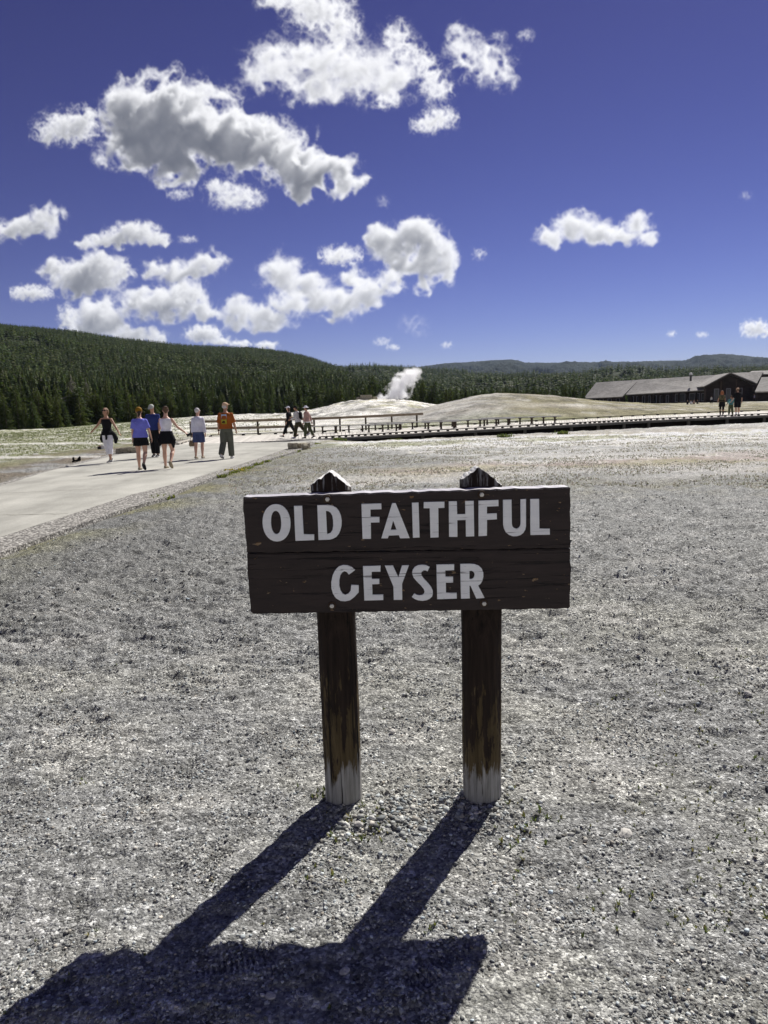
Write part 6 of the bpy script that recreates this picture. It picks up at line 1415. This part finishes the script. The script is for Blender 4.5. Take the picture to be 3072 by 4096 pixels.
# grass tufts over the flats
def flats(n, seed):
    r_ = np.random.RandomState(seed); X = r_.uniform(-36, 42, n); Y = r_.uniform(13, 70, n); C_ = ground_colour(X, Y); g = C_[:, 1]-np.maximum(C_[:, 0], C_[:, 2])*.93
    pm = path_mask(X, Y)[0]; t = Y-np.interp(X, _fx, _fy); deck = (t > -.3) & (t < 12) & (X > -10.5)
    lum = C_[:, 1]; keep = (g > .03) & (lum < .30) & ~((Y < 36) & (pm > -.1)) & ~deck & (r_.rand(n) < np.clip(18/np.maximum(Y, 1), .2, 1)) & (np.abs(np.arctan2(X, Y)) < .60); return X[keep], Y[keep]
x, y = flats(260000, 8)
blades("grass", x, y, np.random.RandomState(2).uniform(.018, .050, len(x)), 6, "thin short grass growing in bands over the pale flats", 9, [(.16, .20, .06), (.24, .26, .09), (.12, .15, .05), (.34, .32, .17)], 1.0, wid=.16)
r_ = np.random.RandomState(77); A_ = r_.uniform(az_el(-250, 1700)[0], az_el(1150, 1700)[0], 26000); R2 = 24+(175-24)*r_.rand(26000)**.9; X_, Y_ = R2*np.sin(A_), R2*np.cos(A_)
C_ = ground_colour(X_, Y_); pm = path_mask(X_, Y_); t_ = Y_-np.interp(X_, _fx, _fy); gr_k = sstep(-.02, .03, C_[:, 1]-C_[:, 0])
k_ = (R2 < TLD(A_)-1) & ~((Y_ < 36) & (pm[2] > -3.0)) & ~((t_ > -1) & (t_ < 13) & (X_ > -11)) & (r_.rand(26000) < .12+.88*gr_k) & (fbm2(X_*.4, Y_*.4, 3) > -.12)
blades("grass", X_[k_], Y_[k_], r_.uniform(.04, .11, int(k_.sum()))*np.clip(R2[k_]/55, .6, 1.5), 7, "scattered green grass tufts over the pale meadow left of the walkway", 12, [(.22, .26, .11), (.30, .32, .17), (.17, .21, .08), (.38, .38, .24)], 1.1, wid=.22)
A_ = r_.uniform(az_el(900, 1700)[0], az_el(3300, 1700)[0], 42000); R2 = 13.5+(33-13.5)*r_.rand(42000); X_, Y_ = R2*np.sin(A_), R2*np.cos(A_); t_ = Y_-np.interp(X_, _fx, _fy); pm = path_mask(X_, Y_)
k_ = (t_ < -6.5) & (pm[0] < -.3) & (fbm2(X_*.5+9, Y_*.8, 3) > -.05); 
blades("dry_grass", X_[k_], Y_[k_], r_.uniform(.015, .045, int(k_.sum())), 5, "dry bleached stubble and low sprigs over the flats right of the walkway", 13, [(.56, .55, .49), (.62, .61, .56), (.40, .39, .28), (.32, .33, .22), (.46, .38, .33)], 1.2, wid=.24)
xs = [(2020, 1762), (1360, 1768), (1580, 1765), (1720, 1752), (2250, 1748), (2900, 1740)]
for i, (px, py) in enumerate(xs[:2]+xs[2:5]):
    p = gnd(px, py, -.15); n = 60; x = p[0]+rs.randn(n)*.16; y = p[1]+rs.randn(n)*.12; z0 = float(height(np.array([p[0]]), np.array([p[1]]))[0])
    blades("grass_tuft", x, y, rs.uniform(.10, .2, n), 6, ["dark green tuft in front of the middle of the boardwalk", "green tuft at the left end of the boardwalk's dark underside", "tall grass tuft below the boardwalk, left of centre", "grass tuft below the boardwalk right of the bench gap", "low tuft on the white strip right of the boardwalk middle"][i], 50+i, GC[:3], .7, None, "grass tuft", (p[0], p[1], z0), .08)
# rocks at the geyser vent
p = atY(1465, 1610, 147); 
for i, (px, s, lb) in enumerate(((1465, 2.3, "largest grey sinter lump at the geyser vent"), (1490, 1.5, "smaller sinter lump right of the largest one at the vent"), (1442, 1.2, "low sinter lump left of the vent"))):
    a = az_el(px, 1605)[0]; x, y = 146*math.sin(a), 146*math.cos(a); z = float(height(np.array([x]), np.array([y]))[0]); rough_block("sinter_rock", (x, y, z+.15*s), (s, s, s*.55), i, 20+i*3, lb, "rock")
# ---------------------------------------------------------------- steam
def steam_plume():
    a = az_el(1560, 1600)[0]; x, y = 152*math.sin(a), 152*math.cos(a); z = float(height(np.array([x]), np.array([y]))[0]); D = 152; k = D/CAM_F
    B = [(1520, 1596, 26, 10), (1560, 1592, 42, 16), (1590, 1570, 48, 34), (1600, 1545, 46, 34), (1622, 1522, 44, 30), (1640, 1500, 42, 26), (1660, 1484, 30, 18), (1525, 1585, 14, 14), (1590, 1525, 30, 20), (1610, 1500, 32, 14)]
    L = []
    for bx, by, rx, ry in B: p = atY(bx, by, y); L.append((float(p[0])-x, 0.0, float(p[2])-z, rx*k*0.98, ry*k*1.2))
    m = MB(); pts = [(b[0], 0, b[2]) for b in L]
    for (bx, by, bz, rx, rz) in L: m.ball((bx, 0, bz), (rx*1.5, (rx+rz)*.75, rz*1.5), 14)
    o = m.build("steam", None, None, False, .9, 2); bake_remeshes(); o.data.materials.clear(); o.location = (x, y, z)
    mt = bpy.data.materials.new("steam"); mt.use_nodes = True; T = mt.node_tree; T.nodes.clear(); N, Lk = T.nodes, T.links
    out = N.new("ShaderNodeOutputMaterial"); pv = N.new("ShaderNodeVolumePrincipled"); pv.inputs["Color"].default_value = (.99, .99, 1, 1); pv.inputs["Anisotropy"].default_value = .35; tc = N.new("ShaderNodeTexCoord")
    def M(op, a, b=None):
        n = N.new("ShaderNodeMath"); n.operation = op
        for i, v in enumerate((a, b)):
            if v is None: continue
            if isinstance(v, (int, float)): n.inputs[i].default_value = v
            else: Lk.new(v, n.inputs[i])
        return n.outputs[0]
    def VV(op, a, b):
        n = N.new("ShaderNodeVectorMath"); n.operation = op; Lk.new(a, n.inputs[0])
        if b is not None: n.inputs[1].default_value = b
        return n.outputs["Value" if op == 'LENGTH' else 0]
    f = None; co = tc.outputs["Object"]
    for (bx, by, bz, rx, rz) in L:
        g = M('SUBTRACT', 1.0, VV('LENGTH', VV('MULTIPLY', VV('SUBTRACT', co, (bx, 0, bz)), (1/rx, 2/(rx+rz), 1/rz)), None)); f = g if f is None else M('MAXIMUM', f, g)
    n = N.new("ShaderNodeTexNoise"); n.inputs["Scale"].default_value = .7; n.inputs["Detail"].default_value = 4; n.inputs["Roughness"].default_value = .6; n.inputs["Distortion"].default_value = .6; Lk.new(co, n.inputs["Vector"])
    t = M('ADD', f, M('MULTIPLY', M('SUBTRACT', n.outputs[0], .52), 2.4)); cl = N.new("ShaderNodeClamp"); Lk.new(M('MULTIPLY', t, 0.9), cl.inputs[0]); Lk.new(M('MULTIPLY', cl.outputs[0], STEAM_D), pv.inputs["Density"]); Lk.new(pv.outputs[0], out.inputs["Volume"])
    o.data.materials.append(mt); return tag(o, "white steam plume drifting up to the right from the geyser mound", "steam plume", kind="stuff")
STEAM_D = 2.2
steam_plume()
def haze():
    m = MB(); m.box((0, 0, 0), (15000, 15000, 560)); o = m.build("haze", None); o.location = (0, 6900, 260); mt = bpy.data.materials.new("haze"); mt.use_nodes = True; T = mt.node_tree; T.nodes.clear()
    out = T.nodes.new("ShaderNodeOutputMaterial"); pv = T.nodes.new("ShaderNodeVolumePrincipled"); pv.inputs["Color"].default_value = (.55, .70, 1, 1); pv.inputs["Density"].default_value = HAZE_D; pv.inputs["Anisotropy"].default_value = .1
    T.links.new(pv.outputs[0], out.inputs["Volume"]); o.data.materials.append(mt); tag(o, "thin blue mountain haze over the whole valley", "haze", kind="stuff")
HAZE_D = 3e-5
if USE_HAZE: haze()
